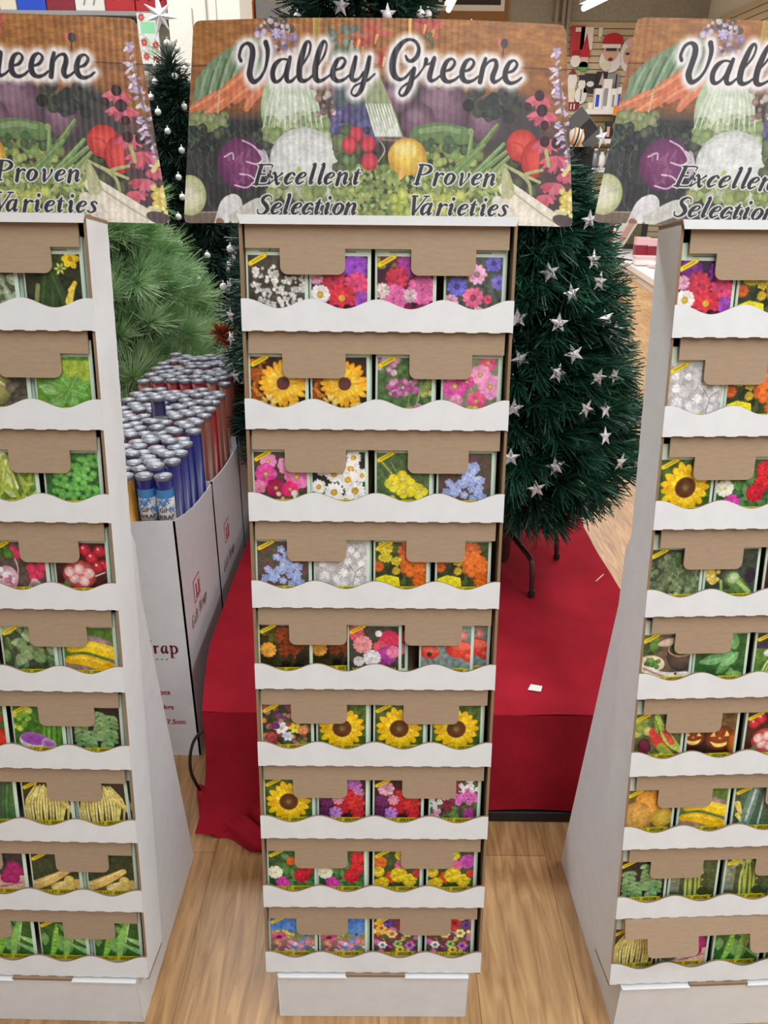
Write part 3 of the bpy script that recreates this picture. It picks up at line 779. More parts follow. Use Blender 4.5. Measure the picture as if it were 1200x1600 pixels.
def d_beet(p):
    p.mottle(0, 0, 75, 74, (60, 44, 56), (80, 70, 80)); p.mottle(0, 44, 75, 74, (230, 190, 170), (214, 170, 150)); p.ell(30, 18, 18, 13, 0, (90, 60, 96), (56, 36, 60)); p.ell(10, 56, 14, 12, 0, (110, 160, 110), (70, 110, 70)); p.line([(0, 40), (20, 56)], 3, (150, 190, 140))
    for x, y in ((52, 38), (58, 26), (46, 48), (64, 34), (56, 48)): p.ell(x, y, 11, 10, 0, (190, 40, 120), (150, 20, 90))
    p.line([(30, 66), (70, 56)], 1, (170, 60, 110))
def d_peas(p):
    p.mottle(0, 0, 75, 74, (64, 112, 48), (44, 84, 38)); leaves(p, 9, [(96, 150, 80), (120, 170, 96)], 28, 14)
    p.line([(14, 74), (24, 40), (28, 6)], [3, 6, 2], (124, 186, 76)); 
    for i in range(7): p.ell(17 + i * 1.8, 62 - i * 8, 3.6, 3.6, 0, (166, 214, 90), (110, 170, 60))
    p.line([(56, 2), (44, 40), (40, 74)], [4, 6, 3], (136, 196, 96)); p.line([(50, 30), (74, 42)], [2, 5], (150, 206, 130)); p.line([(48, 44), (74, 60)], [2, 5], (140, 196, 120)); p.line([(60, 4), (52, 40)], 1, (196, 230, 160))
def d_greenlong(p):
    p.mottle(0, 0, 75, 74, (66, 76, 50), (90, 100, 60)); p.mottle(0, 6, 14, 60, (200, 206, 190), (130, 140, 120), al=.6)
    for x, t in ((24, 30), (32, 34), (40, 38), (46, 44), (30, 26), (52, 50)): p.line([(x + 2, 70), (x, 36), (t - 2, 6)], [1.8, 2, .8], p.var((170, 190, 84), 18))
    p.blobs(10, 50, 10, 75, 70, 7, [(76, 92, 50), (60, 74, 44)]); p.blobs(8, 8, 0, 34, 10, 5, [(190, 200, 110)])
def d_broccoli(p):
    p.mottle(0, 0, 75, 74, (70, 84, 62), (44, 56, 44)); 
    for x, y, r in ((20, 30, 18), (40, 22, 18), (60, 34, 16), (26, 50, 18), (50, 54, 18), (10, 60, 12), (66, 60, 12)):
        p.blobs(34, x - r, y - r * .8, x + r, y + r * .8, 4, [(112, 132, 92), (88, 108, 74), (134, 150, 110)])
    p.blobs(6, 10, 68, 50, 74, 4, [(200, 214, 170)])
def d_eggzuc(p):
    p.mottle(0, 0, 75, 74, (50, 56, 48), (74, 84, 66)); p.line([(2, 30), (10, 48)], [9, 6], (232, 206, 90)); p.blobs(6, 2, 34, 18, 50, 5, [(240, 216, 110)]); p.ell(36, 40, 16, 20, 0, (86, 92, 84), (50, 54, 54)); p.line([(38, 44), (64, 70)], [11, 8], (92, 130, 62)); p.line([(44, 46), (66, 66)], 3, (176, 206, 120)); p.ell(40, 44, 10, 9, 0, (206, 220, 180), (120, 160, 90)); p.ell(66, 40, 8, 12, 0, (44, 32, 50)); p.blobs(6, 10, 62, 40, 74, 5, [(96, 134, 60)]); p.line([(22, 48), (26, 72)], 2, (150, 190, 90))
def d_dish(p):
    p.mottle(0, 0, 75, 74, (120, 100, 84), (96, 80, 66)); p.blobs(14, 0, 4, 28, 30, 6, [(110, 150, 70), (70, 110, 50), (60, 80, 50)]); p.ell(40, 12, 18, 6, -12, (226, 206, 190), (200, 170, 150)); p.ell(62, 34, 24, 26, 0, (100, 84, 74), (60, 50, 50)); p.ell(60, 24, 21, 13, 0, (196, 160, 130)); p.ell(60, 23, 19, 11, 0, (66, 96, 56), (50, 70, 44))
    p.ell(16, 46, 20, 13, 10, (240, 226, 206), (220, 196, 170)); p.blobs(16, 8, 40, 26, 52, 3.4, [(110, 160, 80), (80, 124, 60)]); p.line([(0, 52), (34, 68), (70, 66)], [5, 8, 5], (240, 228, 216)); p.line([(4, 54), (44, 72)], 1.6, (196, 156, 120)); p.ell(54, 64, 2, 2, 0, (60, 50, 50))
def d_spinach2(p):
    p.mottle(0, 0, 75, 74, (60, 110, 50), (40, 80, 40)); leaves(p, 9, [(100, 156, 90), (76, 134, 70)], 34, 20, (180, 214, 170)); p.leaf(8, 46, 44, 18, -14, (110, 168, 110), (200, 230, 190)); p.leaf(40, 50, 30, 18, -40, (126, 184, 120), (210, 234, 200)); p.ell(60, 66, 13, 6, 8, (150, 190, 110), (110, 160, 80))
def d_purplegreen(p):
    p.mottle(0, 0, 75, 26, (56, 44, 60), (80, 66, 84)); p.mottle(0, 26, 75, 74, (110, 150, 60), (70, 110, 50)); 
    for i in range(9): p.line([(8 + 4 * i, 74), (20 + 6 * i, 44), (40 + 5 * i, 36)], 1.5, p.var((190, 216, 120), 20))
    p.ell(20, 32, 9, 6, 0, (230, 220, 214))
def d_pepper(p):
    p.mottle(0, 0, 75, 74, (104, 116, 70), (70, 84, 48)); p.blobs(10, 0, 6, 24, 34, 6, [(200, 206, 110), (150, 170, 80)])
    p.ell(18, 56, 10, 16, -8, (120, 40, 60), (80, 28, 44)); p.line([(30, 30), (40, 50), (60, 68)], [7, 8, 4], (206, 60, 56)); p.line([(44, 56), (62, 70)], [7, 3], (150, 170, 60)); p.line([(44, 22), (56, 44), (76, 64)], [6, 8, 4], (190, 200, 90)); p.line([(46, 24), (60, 48)], [5, 5], (214, 90, 70)); p.line([(34, 4), (44, 24)], 4, (170, 200, 90)); p.line([(36, 30), (32, 12)], 2.4, (130, 160, 60)); p.blobs(8, 24, 66, 60, 74, 3, [(190, 206, 80), (110, 130, 50)])
def d_pumpkin(p):
    p.mottle(0, 0, 75, 74, (60, 30, 20), (36, 22, 20)); p.mottle(0, 0, 75, 30, (120, 90, 50), (70, 50, 36)); 
    for x, y, r in ((8, 40, 18), (50, 42, 23)):
        p.ell(x, y, r, r * .92, 0, (150, 66, 24), (96, 38, 20))
        for sx in (-1, 1): p.poly([(x + sx * r * .5 - r * .2, y - r * .1), (x + sx * r * .5 + r * .2, y - r * .1), (x + sx * r * .42, y - r * .55)], (252, 214, 120))
        p.poly([(x - r * .1, y + r * .1), (x + r * .1, y + r * .1), (x, y - r * .1)], (252, 206, 110)); p.line([(x - r * .6, y + r * .3), (x - r * .2, y + r * .55), (x + r * .3, y + r * .52), (x + r * .65, y + r * .25)], [1, 3, 3, 1], (254, 216, 120))
    p.ell(74, 50, 12, 20, 0, (190, 110, 40), (120, 60, 24))
def d_cantaloupe(p):
    p.mottle(0, 0, 75, 74, (90, 80, 40), (120, 100, 50)); p.ell(58, 10, 22, 16, 30, (236, 160, 60), (206, 120, 40)); p.ell(34, 30, 20, 30, -20, (236, 170, 70), (214, 140, 50)); p.ell(16, 46, 24, 26, 10, (226, 176, 84), (190, 130, 60)); p.ell(58, 50, 18, 18, 0, (214, 186, 70), (176, 140, 50)); p.mottle(0, 34, 40, 72, (226, 180, 90), (196, 150, 70), cell=3, al=.4)
def d_greenzuc(p):
    p.mottle(0, 0, 75, 74, (86, 110, 80), (50, 70, 50)); p.line([(30, 4), (16, 70)], 9, (110, 140, 126)); p.line([(30, 4), (20, 60)], 2, (190, 206, 200)); p.line([(44, 4), (36, 70)], 8, (66, 96, 80)); p.line([(46, 4), (40, 66)], 1.6, (170, 190, 180)); 
    for i in range(7): p.line([(54 + 3 * i, 74), (56 + 3 * i, 40), (60 + 3 * i, 8)], 1.6, p.var((74, 116, 66)))
    p.line([(4, 30), (10, 46)], [5, 3], (236, 210, 110)); p.line([(6, 50), (12, 60)], [4, 2], (240, 216, 120))

KINDS = {  # kind: (painter, title, second line, description for the label)
 'alyssum': (d_alyssum, 'Alyssum', 'white alyssum'), 'aster': (d_aster, 'Aster', 'red and purple aster'), 'asterpink': (d_asterpink, 'Aster', 'double pink aster'), 'bachelor': (d_bachelor, 'Bachelor', 'blue and pink cornflower'),
 'calendula': (d_calendula, 'Calendula', 'golden calendula'), 'candytuft': (d_candytuft, 'Candytuft', 'pink candytuft'), 'cosmos': (d_cosmos, 'Cosmos', 'pale pink cosmos'), 'cosmosmag': (d_cosmosmag, 'Cosmos', 'magenta cosmos'),
 'daisy': (d_daisy, 'Daisy', 'white daisy'), 'primrose': (d_primrose, 'Evening', 'yellow primrose'), 'forget': (d_forget, 'Forget', 'blue forget-me-not'), 'gyps': (d_gyps, 'Gypsophila', 'white gypsophila'), 'marigold': (d_marigold, 'Marigold', 'orange marigold'),
 'french': (d_french, 'Marigold', 'dark rust marigold'), 'carnation': (d_carnation, 'Carnation', 'mixed carnation'), 'poppy': (d_poppy, 'Poppy', 'red poppy'), 'wildmix': (d_wildmix, 'Mixed', 'mixed meadow flower'), 'sunflower': (d_sunflower, 'Sunflower', 'yellow sunflower'),
 'sweetpea': (d_sweetpea, 'Sweet Pea', 'red and purple sweet pea'), 'william': (d_william, 'Sweet', 'white and magenta sweet william'), 'zinred': (d_zinred, 'Zinnia', 'red and white zinnia'), 'zinyel': (d_zinyel, 'Zinnia', 'yellow zinnia'), 'conesky': (d_conesky, 'Flowers', 'coneflower and blue sky'),
 'wildmulti': (d_wildmulti, 'Flowers', 'multicoloured wildflower'), 'zucchini': (d_zucchini, 'Zucchini', 'dark zucchini with yellow blossom'), 'greyleaf': (d_greyleaf, 'Sage', 'grey-green leaf'), 'basil': (d_basil, 'Basil', 'green basil'), 'cabbage': (d_cabbagebrown, 'Cabbage', 'brownish cabbage'),
 'cilantro': (d_cilantro, 'Cilantro', 'bright green cilantro'), 'lettuce': (d_lettuce, 'Lettuce', 'pale green lettuce'), 'radishbunch': (d_radishbunch, 'Radish', 'pink radish bunch'), 'radish': (d_radish, 'Radish', 'sliced red radish'), 'squash': (d_squash, 'Squash', 'yellow squash'),
 'spinach': (d_spinach, 'Spinach', 'grey-green spinach'), 'turnip': (d_turnip, 'Turnip', 'purple-topped turnip'), 'tomato': (d_tomato, 'Tomato', 'red tomato'), 'oregano': (d_oregano, 'Oregano', 'green oregano'), 'wax': (d_wax, 'Bean', 'yellow wax bean'), 'corn': (d_corn, 'Corn', 'pale sweetcorn'),
 'beet': (d_beet, 'Beet', 'magenta beet'), 'peas': (d_peas, 'Pea', 'green pea pod'), 'greenlong': (d_greenlong, 'Bean', 'long pale green bean'), 'broccoli': (d_broccoli, 'Broccoli', 'green broccoli'), 'eggzuc': (d_eggzuc, 'Zucchini', 'zucchini and yellow blossom'), 'dish': (d_dish, 'Chives', 'herb bowl'),
 'spinach2': (d_spinach2, 'Spinach', 'glossy green spinach'), 'purplegreen': (d_purplegreen, 'Onion', 'purple and green vegetable'), 'pepper': (d_pepper, 'Pepper', 'red and green pepper'), 'pumpkin': (d_pumpkin, 'Pumpkin', 'carved pumpkin'), 'cantaloupe': (d_cantaloupe, 'Melon', 'orange melon'), 'greenzuc': (d_greenzuc, 'Zucchini', 'slim green zucchini')}

PW, PH, PT = 0.083, 0.114, 0.0036
def packet_mesh(kind):
    res = 1.2
    f, title, _ = KINDS[kind]
    p = Paint(83, 114, res, seed=sum(map(ord, kind)))
    pale = (206, 226, 208)
    p.a[:] = pale
    p.rect(0, 0, 83, 2.5, (190, 212, 194))
    p.ox, p.oy = 4, 22.5
    p.setclip(4, 22.5, 79, 97)
    f(p)
    p.clip = None
    p.ox = p.oy = 0
    tex = (.90 + .20 * vnoise(p.H, p.W, 2.6, p.rs)) * (.90 + .20 * vnoise(p.H, p.W, 7, p.rs)) * (.93 + .14 * p.rs.rand(p.H, p.W))
    a0, b0, a1, b1 = int(22.5 * res), int(4 * res), int(97 * res), int(79 * res)
    p.a[a0:a1, b0:b1] = np.clip(p.a[a0:a1, b0:b1] * tex[a0:a1, b0:b1, None], 0, 255)
    # tilted yellow sticker band, top left of the picture
    p.line([(6.5, 33.5), (26, 22.5)], 3.1, (226, 190, 20), curve=False)
    p.line([(7, 33.2), (25.5, 22.8)], 2.2, (248, 226, 50), curve=False)
    p.line([(9, 32.1), (23.5, 23.9)], .7, (120, 100, 20), curve=False, al=.8)
    # title
    n = len(title)
    w = min(5.6, 50 / n)
    letter(p, title, 41 - n * (w + .4) / 2, 5, 8.4, w, (44, 52, 48), .6, .4, .25)
    p.line([(20, 17.6), (62, 17.6)], .75, (70, 86, 76), al=.75, curve=False)
    # yellow ribbon with the name
    p.poly([(8, 91), (13, 93.5), (13, 91.5), (70, 90.5), (70, 92.5), (75, 90), (73, 95), (76, 99), (70, 98), (70, 99.5), (13, 100.5), (13, 99), (7, 101), (10, 96)], (222, 206, 40))
    letter(p, 'VALLEY GREENE', 15.5, 93, 5.0, 3.2, (66, 62, 20), .5, .95)
    p.grain(.03)
    cols = p.a / 255.0
    cols = np.where(cols <= .04045, cols / 12.92, ((cols + .055) / 1.055) ** 2.4)
    H, W = p.H, p.W
    gx, gy = np.meshgrid((np.arange(W) / (W - 1) - .5) * PW, (1 - np.arange(H) / (H - 1)) * PH)
    ux, uy = gx / (PW / 2), (gy - PH / 2) / (PH / 2)
    bulge = 0.0012 * (1 - ux ** 2) * (1 - uy ** 2)
    V = np.stack([gx, -bulge - PT * .35 * (1 - np.maximum(np.abs(ux), np.abs(uy)) ** 12), gy], -1).reshape(-1, 3)
    C = np.concatenate([cols, np.ones((H, W, 1))], -1).reshape(-1, 4)
    i = np.arange(H * W).reshape(H, W)
    F = np.stack([i[:-1, :-1], i[1:, :-1], i[1:, 1:], i[:-1, 1:]], -1).reshape(-1, 4)
    # plain back of the pouch
    ring = np.concatenate([i[0, :-1], i[:-1, -1], i[-1, :0:-1], i[:0:-1, 0]])
    b0, n = len(V), len(ring)
    VB = V[ring].copy(); VB[:, 1] = PT * .4
    V = np.vstack([V, VB])
    C = np.vstack([C, np.tile([*lin((196, 216, 198)), 1], (n, 1))])
    j = np.arange(n)
    FB = np.stack([ring[j], ring[(j + 1) % n], b0 + (j + 1) % n, b0 + j], -1)
    FC = b0 + np.array([[0, W - 1, W + H - 2, 2 * W + H - 3]])
    return quads_mesh('packet_' + kind, V, np.vstack([F, FB, FC]), 'packet', C, smooth=True)
# ------------------------------------------------------------------ the header card's picture
HW2, HV0, HV1 = 0.2778, 1.2085, 1.4625          # half width at the foot, foot and head of the card on the tower's slope
HTOP = 0.2490                                  # half width at the head
HRES = 1.45
def _htf(x, y):
    """reading coordinates of the card face -> card units (620 units across)"""
    v = (y - 30) / 321.0
    s = 1188 + (1115 - 1188) * v              # reading units per metre at this height
    u = (x - 592.5 + 2.5 * v) / s
    u = u * (1 + .27 * u * u)
    k = 620 / (2 * HW2)
    return (u + HW2) * k, v * (HV1 - HV0) * k, k / s

def header_paint():
    k = 620 / (2 * HW2)
    p = Paint(620, (HV1 - HV0) * k, HRES, seed=11, tf=_htf)
    R = p.rs
    def MOT(x0, y0, x1, y1, *a, **kw): p.mottle(x0, y0, x1, y1, *a, **kw)
    MOT(270, 20, 920, 100, (176, 118, 62), (140, 88, 46), cell=5, sx=3)
    MOT(270, 98, 920, 360, (160, 104, 60), (124, 78, 46), cell=5, sx=4)
    p.rect(270, 97, 920, 99.5, (96, 62, 40))
    # deep background among the vegetables
    for q in ((610, 190, 150, 62), (420, 250, 130, 70), (560, 300, 330, 70), (790, 190, 60, 50), (850, 290, 70, 80), (340, 270, 70, 90)):
        p.ell(q[0], q[1], q[2], q[3], 0, (66, 62, 64), soft=.25)
    MOT(286, 185, 420, 345, (60, 62, 62), (44, 44, 48), cell=9)
    p.blobs(120, 540, 230, 860, 350, 9, [(70, 80, 56), (86, 92, 64), (56, 60, 52)])
    # squash leaf
    p.poly([(298, 165), (306, 118), (322, 98), (345, 80), (372, 64), (398, 58), (424, 76), (412, 110), (380, 138), (340, 160), (304, 176)], (112, 140, 108))
    for a in ((310, 170, 324, 104), (324, 165, 344, 86), (340, 158, 366, 72), (356, 150, 386, 66), (374, 142, 404, 70)): p.line([(a[0], a[1]), ((a[0] + a[2]) / 2 - 3, (a[1] + a[3]) / 2), (a[2], a[3])], [1, 2.6, 1], (146, 170, 140)); p.line([(a[0] + 6, a[1]), (a[2] + 9, a[3] + 4)], [2.5, 2], (78, 104, 72))
    # carrots
    for pts, r, c in ((((296, 168), (326, 152), (350, 140)), (7, 8, 6), (206, 118, 78)), (((312, 182), (340, 160), (378, 124)), (4, 9, 11), (214, 124, 82)), (((358, 160), (380, 142), (410, 128)), (4, 8, 10), (206, 116, 84)), (((384, 166), (396, 146), (416, 128)), (5, 8, 9), (216, 126, 92)), (((336, 150), (362, 130), (390, 108)), (6, 9, 8), (206, 112, 76))):
        p.line(pts, r, c); p.line([(x - 1, y - 2.5) for x, y in pts], [1, 2.5, 2], (232, 160, 120), al=.7)
    p.line([(342, 138), (340, 170), (336, 186)], 1.4, (214, 190, 150)); p.ell(362, 160, 4, 3, 0, (120, 74, 50))
    # kale ruffles and pale leaves on the left
    p.blobs(60, 296, 176, 352, 196, 6, [(134, 150, 90), (110, 130, 80), (150, 160, 110)])
    p.blobs(110, 296, 196, 420, 232, 6, [(62, 72, 66), (50, 58, 58), (84, 92, 80)], rim=.6)
    for _ in range(46): x, y = R.uniform(292, 420), R.uniform(190, 330); p.line([(x, y), (x + R.uniform(-6, 6), y + 8), (x + R.uniform(-4, 4), y + 18)], .8, (96, 104, 98), al=.7)
    # red cabbage
    p.ell(376, 254, 38, 38, 0, (124, 62, 108), (92, 44, 84)); 
    for _ in range(26): a, q = R.uniform(0, 6.3), R.uniform(4, 30); x, y = 376 + q * math.cos(a), 254 + q * math.sin(a); p.line([(x, y), (x + R.uniform(-8, 8), y + R.uniform(4, 16))], 1.6, p.var((146, 86, 130), 20), al=.7)
    for pts in (((378, 216), (396, 226), (410, 244)), ((350, 242), (362, 236), (364, 246)), ((384, 250), (400, 254), (412, 246)), ((374, 270), (388, 272), (396, 278)), ((366, 288), (384, 292), (396, 284)), ((404, 232), (416, 244), (420, 262))): p.line(pts, 1.2, (216, 190, 214))
    p.ell(414, 250, 6, 18, -12, (206, 200, 212), al=.8)
    # napa lettuce
    p.ell(452, 168, 46, 62, 0, (206, 220, 200), (172, 196, 158)); p.blobs(90, 412, 178, 512, 218, 7, [(160, 184, 128), (138, 162, 108), (190, 206, 160)])
    for i in range(12): x = 418 + 7 * i; p.line([(450 + (x - 450) * .7, 128), (x, 160), (x + (x - 455) * .2, 196)], [1, 2, 1], (224, 234, 222), al=.7)
    # dark leafy mass and blue flowers behind
    MOT(515, 132, 590, 175, (72, 88, 98), (90, 104, 108), cell=5, al=.9)
    p.blobs(120, 520, 166, 588, 212, 6, [(92, 86, 138), (110, 104, 160), (76, 78, 112)])
    p.blobs(24, 488, 132, 522, 182, 4, [(176, 140, 130), (120, 100, 96), (210, 196, 190)])
    # cauliflower
    p.ell(474, 250, 54, 48, 0, (222, 226, 226), (190, 196, 192))
    for _ in range(420):
        a, q = R.uniform(0, 6.3), math.sqrt(R.rand()); x, y = 474 + 50 * q * math.cos(a), 249 + 42 * q * math.sin(a)
        c = 240 - 16 * q - R.uniform(0, 9); p.ell(x, y, R.uniform(2.5, 5.5), R.uniform(2.5, 4.5), 0, (c, c + 2, c + 1), (c - 9, c - 6, c - 7))
    p.blobs(60, 420, 284, 530, 312, 8, [(170, 184, 120), (150, 166, 110), (206, 214, 180)])
    p.line([(462, 282), (466, 262)], [5, 3], (186, 196, 90), al=.8)
    # curly lettuce in front
    for c, n in (((126, 150, 92), 260), ((152, 176, 104), 220), ((184, 200, 118), 130)):
        p.blobs(int(n * 2.2), 520, 258, 790, 350, 4.6, [c, tuple(v * .9 for v in c), tuple(v * .8 for v in c)], rim=.9, asp=.6)
    p.blobs(40, 600, 300, 720, 345, 6, [(206, 214, 110), (186, 200, 96)]); p.blobs(44, 524, 200, 548, 262, 7, [(120, 136, 92), (96, 112, 80)]); p.blobs(60, 650, 226, 750, 252, 6, [(176, 192, 110), (130, 154, 84)])
    # radishes
    for x, y, r in ((556, 206, 11), (545, 224, 12), (574, 222, 12), (576, 250, 13)): p.ell(x, y, r, r, 0, (214, 78, 88), (176, 48, 64))
    p.line([(592, 216), (600, 232), (590, 250)], .9, (190, 170, 150))
    # beets
    for x, y, rx, ry in ((690, 165, 40, 46), (616, 150, 30, 22), (652, 186, 27, 27), (756, 186, 27, 27)): p.ell(x, y, rx, ry, 0, (128, 98, 118), (84, 62, 78)); p.ell(x - rx * .2, y - ry * .35, rx * .5, ry * .3, 0, (158, 128, 146), al=.45, soft=.6)
    p.blobs(50, 730, 134, 812, 176, 7, [(58, 62, 58), (74, 80, 70), (46, 46, 50)])
    # leek
    for i in range(9):
        x = 562 + i * 4.4
        p.line([(x - 4 - i, 108), (x + 14, 168), (x + 26 - i * .6 + i, 210)], [3, 3, 2], (134 + 6 * (i % 3) * 2, 160, 122)); p.line([(x + 9 + i * .3, 160), (x + 24 + i * .3, 208)], [1.2, 2.2], (222, 228, 218))
    p.line([(590, 214), (616, 216), (632, 212)], 2, (140, 110, 96))
    # cucumber, yellow beet
    p.line([(652, 207), (684, 203), (722, 207)], [13, 15, 13], (98, 126, 80)); p.line([(656, 201), (690, 196), (716, 200)], 4, (136, 160, 112), al=.8); p.blobs(14, 640, 214, 740, 232, 6, [(76, 100, 66)])
    p.ell(635, 242, 30, 27, 0, (236, 206, 92), (206, 150, 56)); p.ell(632, 230, 18, 11, 0, (248, 232, 150), al=.8, soft=.6); p.line([(628, 266), (624, 276)], [6, 3], (226, 176, 96))
    # green beans
    for a, b in (((716, 270), (750, 222)), ((750, 222), (776, 188)), ((730, 278), (786, 218)), ((744, 268), (800, 222)), ((752, 280), (796, 236)), ((728, 256), (736, 206)), ((708, 266), (756, 220))): p.line([a, b], [5, 2.6], p.var((116, 146, 88), 14)); p.line([(a[0] - 1, a[1] - 1), (b[0] - 1, b[1] - 1)], 1, (164, 190, 136), al=.7)
    p.ell(734, 200, 5, 5, 0, (134, 160, 108))
    # tomato
    p.ell(814, 220, 25, 24, 0, (222, 84, 72), (176, 46, 48)); p.ell(836, 240, 24, 28, 10, (216, 76, 70), (172, 44, 50)); p.line([(800, 214), (816, 222), (822, 250)], 1.2, (170, 50, 50), al=.7)
    # coneflowers and purple sprays on the right
    MOT(846, 180, 910, 345, (70, 54, 58), (90, 66, 72), cell=6, al=.75)
    for x, y, r in ((842, 142, 20), (846, 166, 22), (852, 210, 22), (868, 236, 26), (862, 280, 18), (884, 262, 16), (850, 300, 16), (888, 300, 12)):
        for i in range(9): a = math.radians(20 + i * 17 + R.uniform(-8, 8)); p.line([(x, y), (x + r * .6 * math.cos(a), y + r * .5 * math.sin(a)), (x + r * 1.1 * math.cos(a), y + r * math.sin(a))], [2, 4, 1.5], p.var((198, 92, 112), 18))
    for x, y, r in ((842, 140, 8), (846, 163, 9), (850, 212, 8), (850, 186, 7), (868, 214, 8), (824, 158, 6)): p.ell(x, y, r, r, 0, (64, 40, 46), (44, 28, 32))
    for _ in range(60):
        y = R.uniform(66, 260); x = 866 + (y - 66) * .09 + R.uniform(-9, 9)
        p.ell(x, y, 5, 2.2, R.uniform(-60, 20), p.var((182, 166, 206) if R.rand() < .6 else (226, 214, 234), 16))
    p.line([(872, 90), (880, 180), (890, 250)], 2, (110, 96, 70), al=.7)
    # pale roots and sprigs bottom right
    p.line([(776, 312), (800, 340), (812, 352)], [9, 15, 16], (226, 218, 204)); p.line([(790, 290), (828, 326), (868, 356)], [12, 19, 20], (232, 226, 210)); p.line([(796, 292), (850, 334), (880, 352)], 1.3, (190, 180, 150)); p.line([(786, 262), (792, 296)], [4, 10], (190, 190, 150))
    for pts in (((786, 250), (806, 262), (842, 278)), ((788, 252), (796, 276), (800, 292)), ((806, 262), (824, 278), (828, 298)), ((812, 268), (830, 262), (846, 258)), ((786, 250), (776, 270))): p.line(pts, [1.6, 2.6, 2.2], (172, 178, 122))
    p.line([(852, 226), (856, 250)], 3, (170, 170, 110))
    p.blobs(46, 876, 288, 896, 332, 4, [(236, 216, 112), (222, 196, 90), (244, 230, 150)]); p.line([(880, 264), (890, 250)], 3.4, (226, 210, 130)); p.ell(874, 327, 10, 4, 10, (206, 206, 150)); p.ell(880, 342, 20, 9, 15, (84, 70, 74))
    # onion, plank and white radish bottom left
    p.rect(270, 331, 420, 334, (150, 138, 122)); p.rect(270, 334, 420, 360, (112, 98, 88)); p.ell(296, 304, 27, 30, 0, (228, 228, 206), (170, 178, 120))
    p.line([(343, 352), (356, 326), (364, 318)], [9, 15, 14], (226, 226, 228)); p.line([(368, 342), (400, 324), (412, 322)], [10, 12, 10], (206, 208, 200)); p.ell(343, 349, 7, 6, 20, (150, 110, 90)); p.line([(378, 322), (384, 330)], 1.2, (230, 214, 190))
    # flowers along the top
    p.blobs(60, 400, 36, 462, 84, 4, [(150, 134, 170), (120, 104, 120), (190, 176, 204), (110, 92, 84)]); p.daisy(431, 52, 8, 7, (186, 174, 222), (226, 220, 240), 2, .5); p.blobs(20, 410, 30, 450, 44, 3, [(206, 196, 200), (90, 74, 70)])
    p.rect(488, 26, 499, 62, (178, 146, 72)); p.line([(508, 28), (516, 60)], 2.4, (104, 92, 60)); p.blobs(24, 516, 44, 560, 90, 6, [(104, 118, 106), (130, 140, 120)]); p.line([(544, 90), (552, 56)], [4, 2], (150, 166, 140)); p.line([(566, 84), (565, 56)], 1.4, (200, 170, 120))
    for x, y, r in ((588, 54, 26), (664, 38, 26), (600, 88, 18), (560, 62, 14), (676, 46, 18)):
        for i in range(9): a = R.uniform(0, 6.3); p.line([(x, y), (x + r * .5 * math.cos(a), y + r * .5 * math.sin(a)), (x + r * math.cos(a), y + r * .8 * math.sin(a))], [2, 4, 1], p.var((178, 76, 66), 24), al=.85)
        p.line([(x, y + 2), (x - 3, y + 14)], [2.4, 1.2], (230, 170, 90))
    p.line([(640, 26), (639, 60)], [2.4, 1.8], (236, 186, 96)); p.blobs(10, 662, 52, 674, 80, 3, [(92, 104, 70)])
    p.daisy(785, 62, 9, 12, (190, 104, 84), (60, 48, 50), 0, .3); p.ell(787, 63, 6, 7, 0, (66, 58, 64)); p.line([(786, 68), (784, 84)], 1, (76, 54, 44))
    p.blobs(12, 676, 118, 720, 128, 4, [(226, 214, 120), (190, 190, 90)])
    tex = (.945 + .11 * vnoise(p.H, p.W, 3.2, R)) * (.93 + .14 * vnoise(p.H, p.W, 11, R))
    p.a = np.clip(p.a * tex[..., None], 0, 255)
    # script lettering: brush strokes with their half widths, with a soft pale halo
    VAL = [[(78, 262, 14), (66, 225, 12), (85, 160, 12), (125, 133, 12), (160, 155, 20), (170, 210, 23), (156, 300, 22), (147, 370, 24), (175, 424, 19), (222, 402, 13), (262, 340, 11), (284, 255, 14), (288, 185, 18), (272, 130, 20)],
           [(452, 262, 8), (398, 258, 9), (352, 290, 18), (326, 350, 20), (332, 408, 19), (360, 428, 13), (400, 398, 10), (432, 338, 9)], [(462, 244, 14), (446, 310, 20), (433, 375, 21), (442, 420, 17), (472, 424, 12), (512, 386, 8)],
           [(556, 304, 8), (606, 226, 9), (622, 156, 9), (606, 126, 10), (582, 150, 17), (556, 230, 23), (536, 320, 24), (536, 396, 23), (562, 424, 16), (602, 412, 11), (640, 380, 8)],
           [(680, 304, 8), (730, 226, 9), (748, 156, 9), (732, 126, 10), (708, 150, 17), (680, 230, 23), (660, 320, 24), (660, 396, 23), (686, 424, 16), (726, 412, 11), (772, 380, 8)],
           [(812, 344, 7), (866, 322, 12), (893, 278, 12), (872, 250, 8), (832, 268, 16), (802, 330, 21), (797, 390, 22), (832, 424, 15), (880, 414, 11), (922, 382, 8)],
           [(974, 246, 15), (956, 320, 20), (941, 390, 19), (960, 420, 15), (1000, 404, 10), (1036, 356, 9)], [(1082, 246, 16), (1066, 320, 20), (1044, 400, 20), (1020, 480, 20), (988, 528, 13), (956, 535, 8), (940, 510, 8), (962, 466, 8), (1010, 440, 8), (1070, 415, 10), (1122, 370, 7)]]
    e = [(502, 345, 7), (566, 322, 12), (597, 276, 12), (577, 245, 8), (537, 265, 16), (507, 330, 21), (507, 388, 22), (542, 418, 15), (590, 406, 11), (632, 374, 8)]
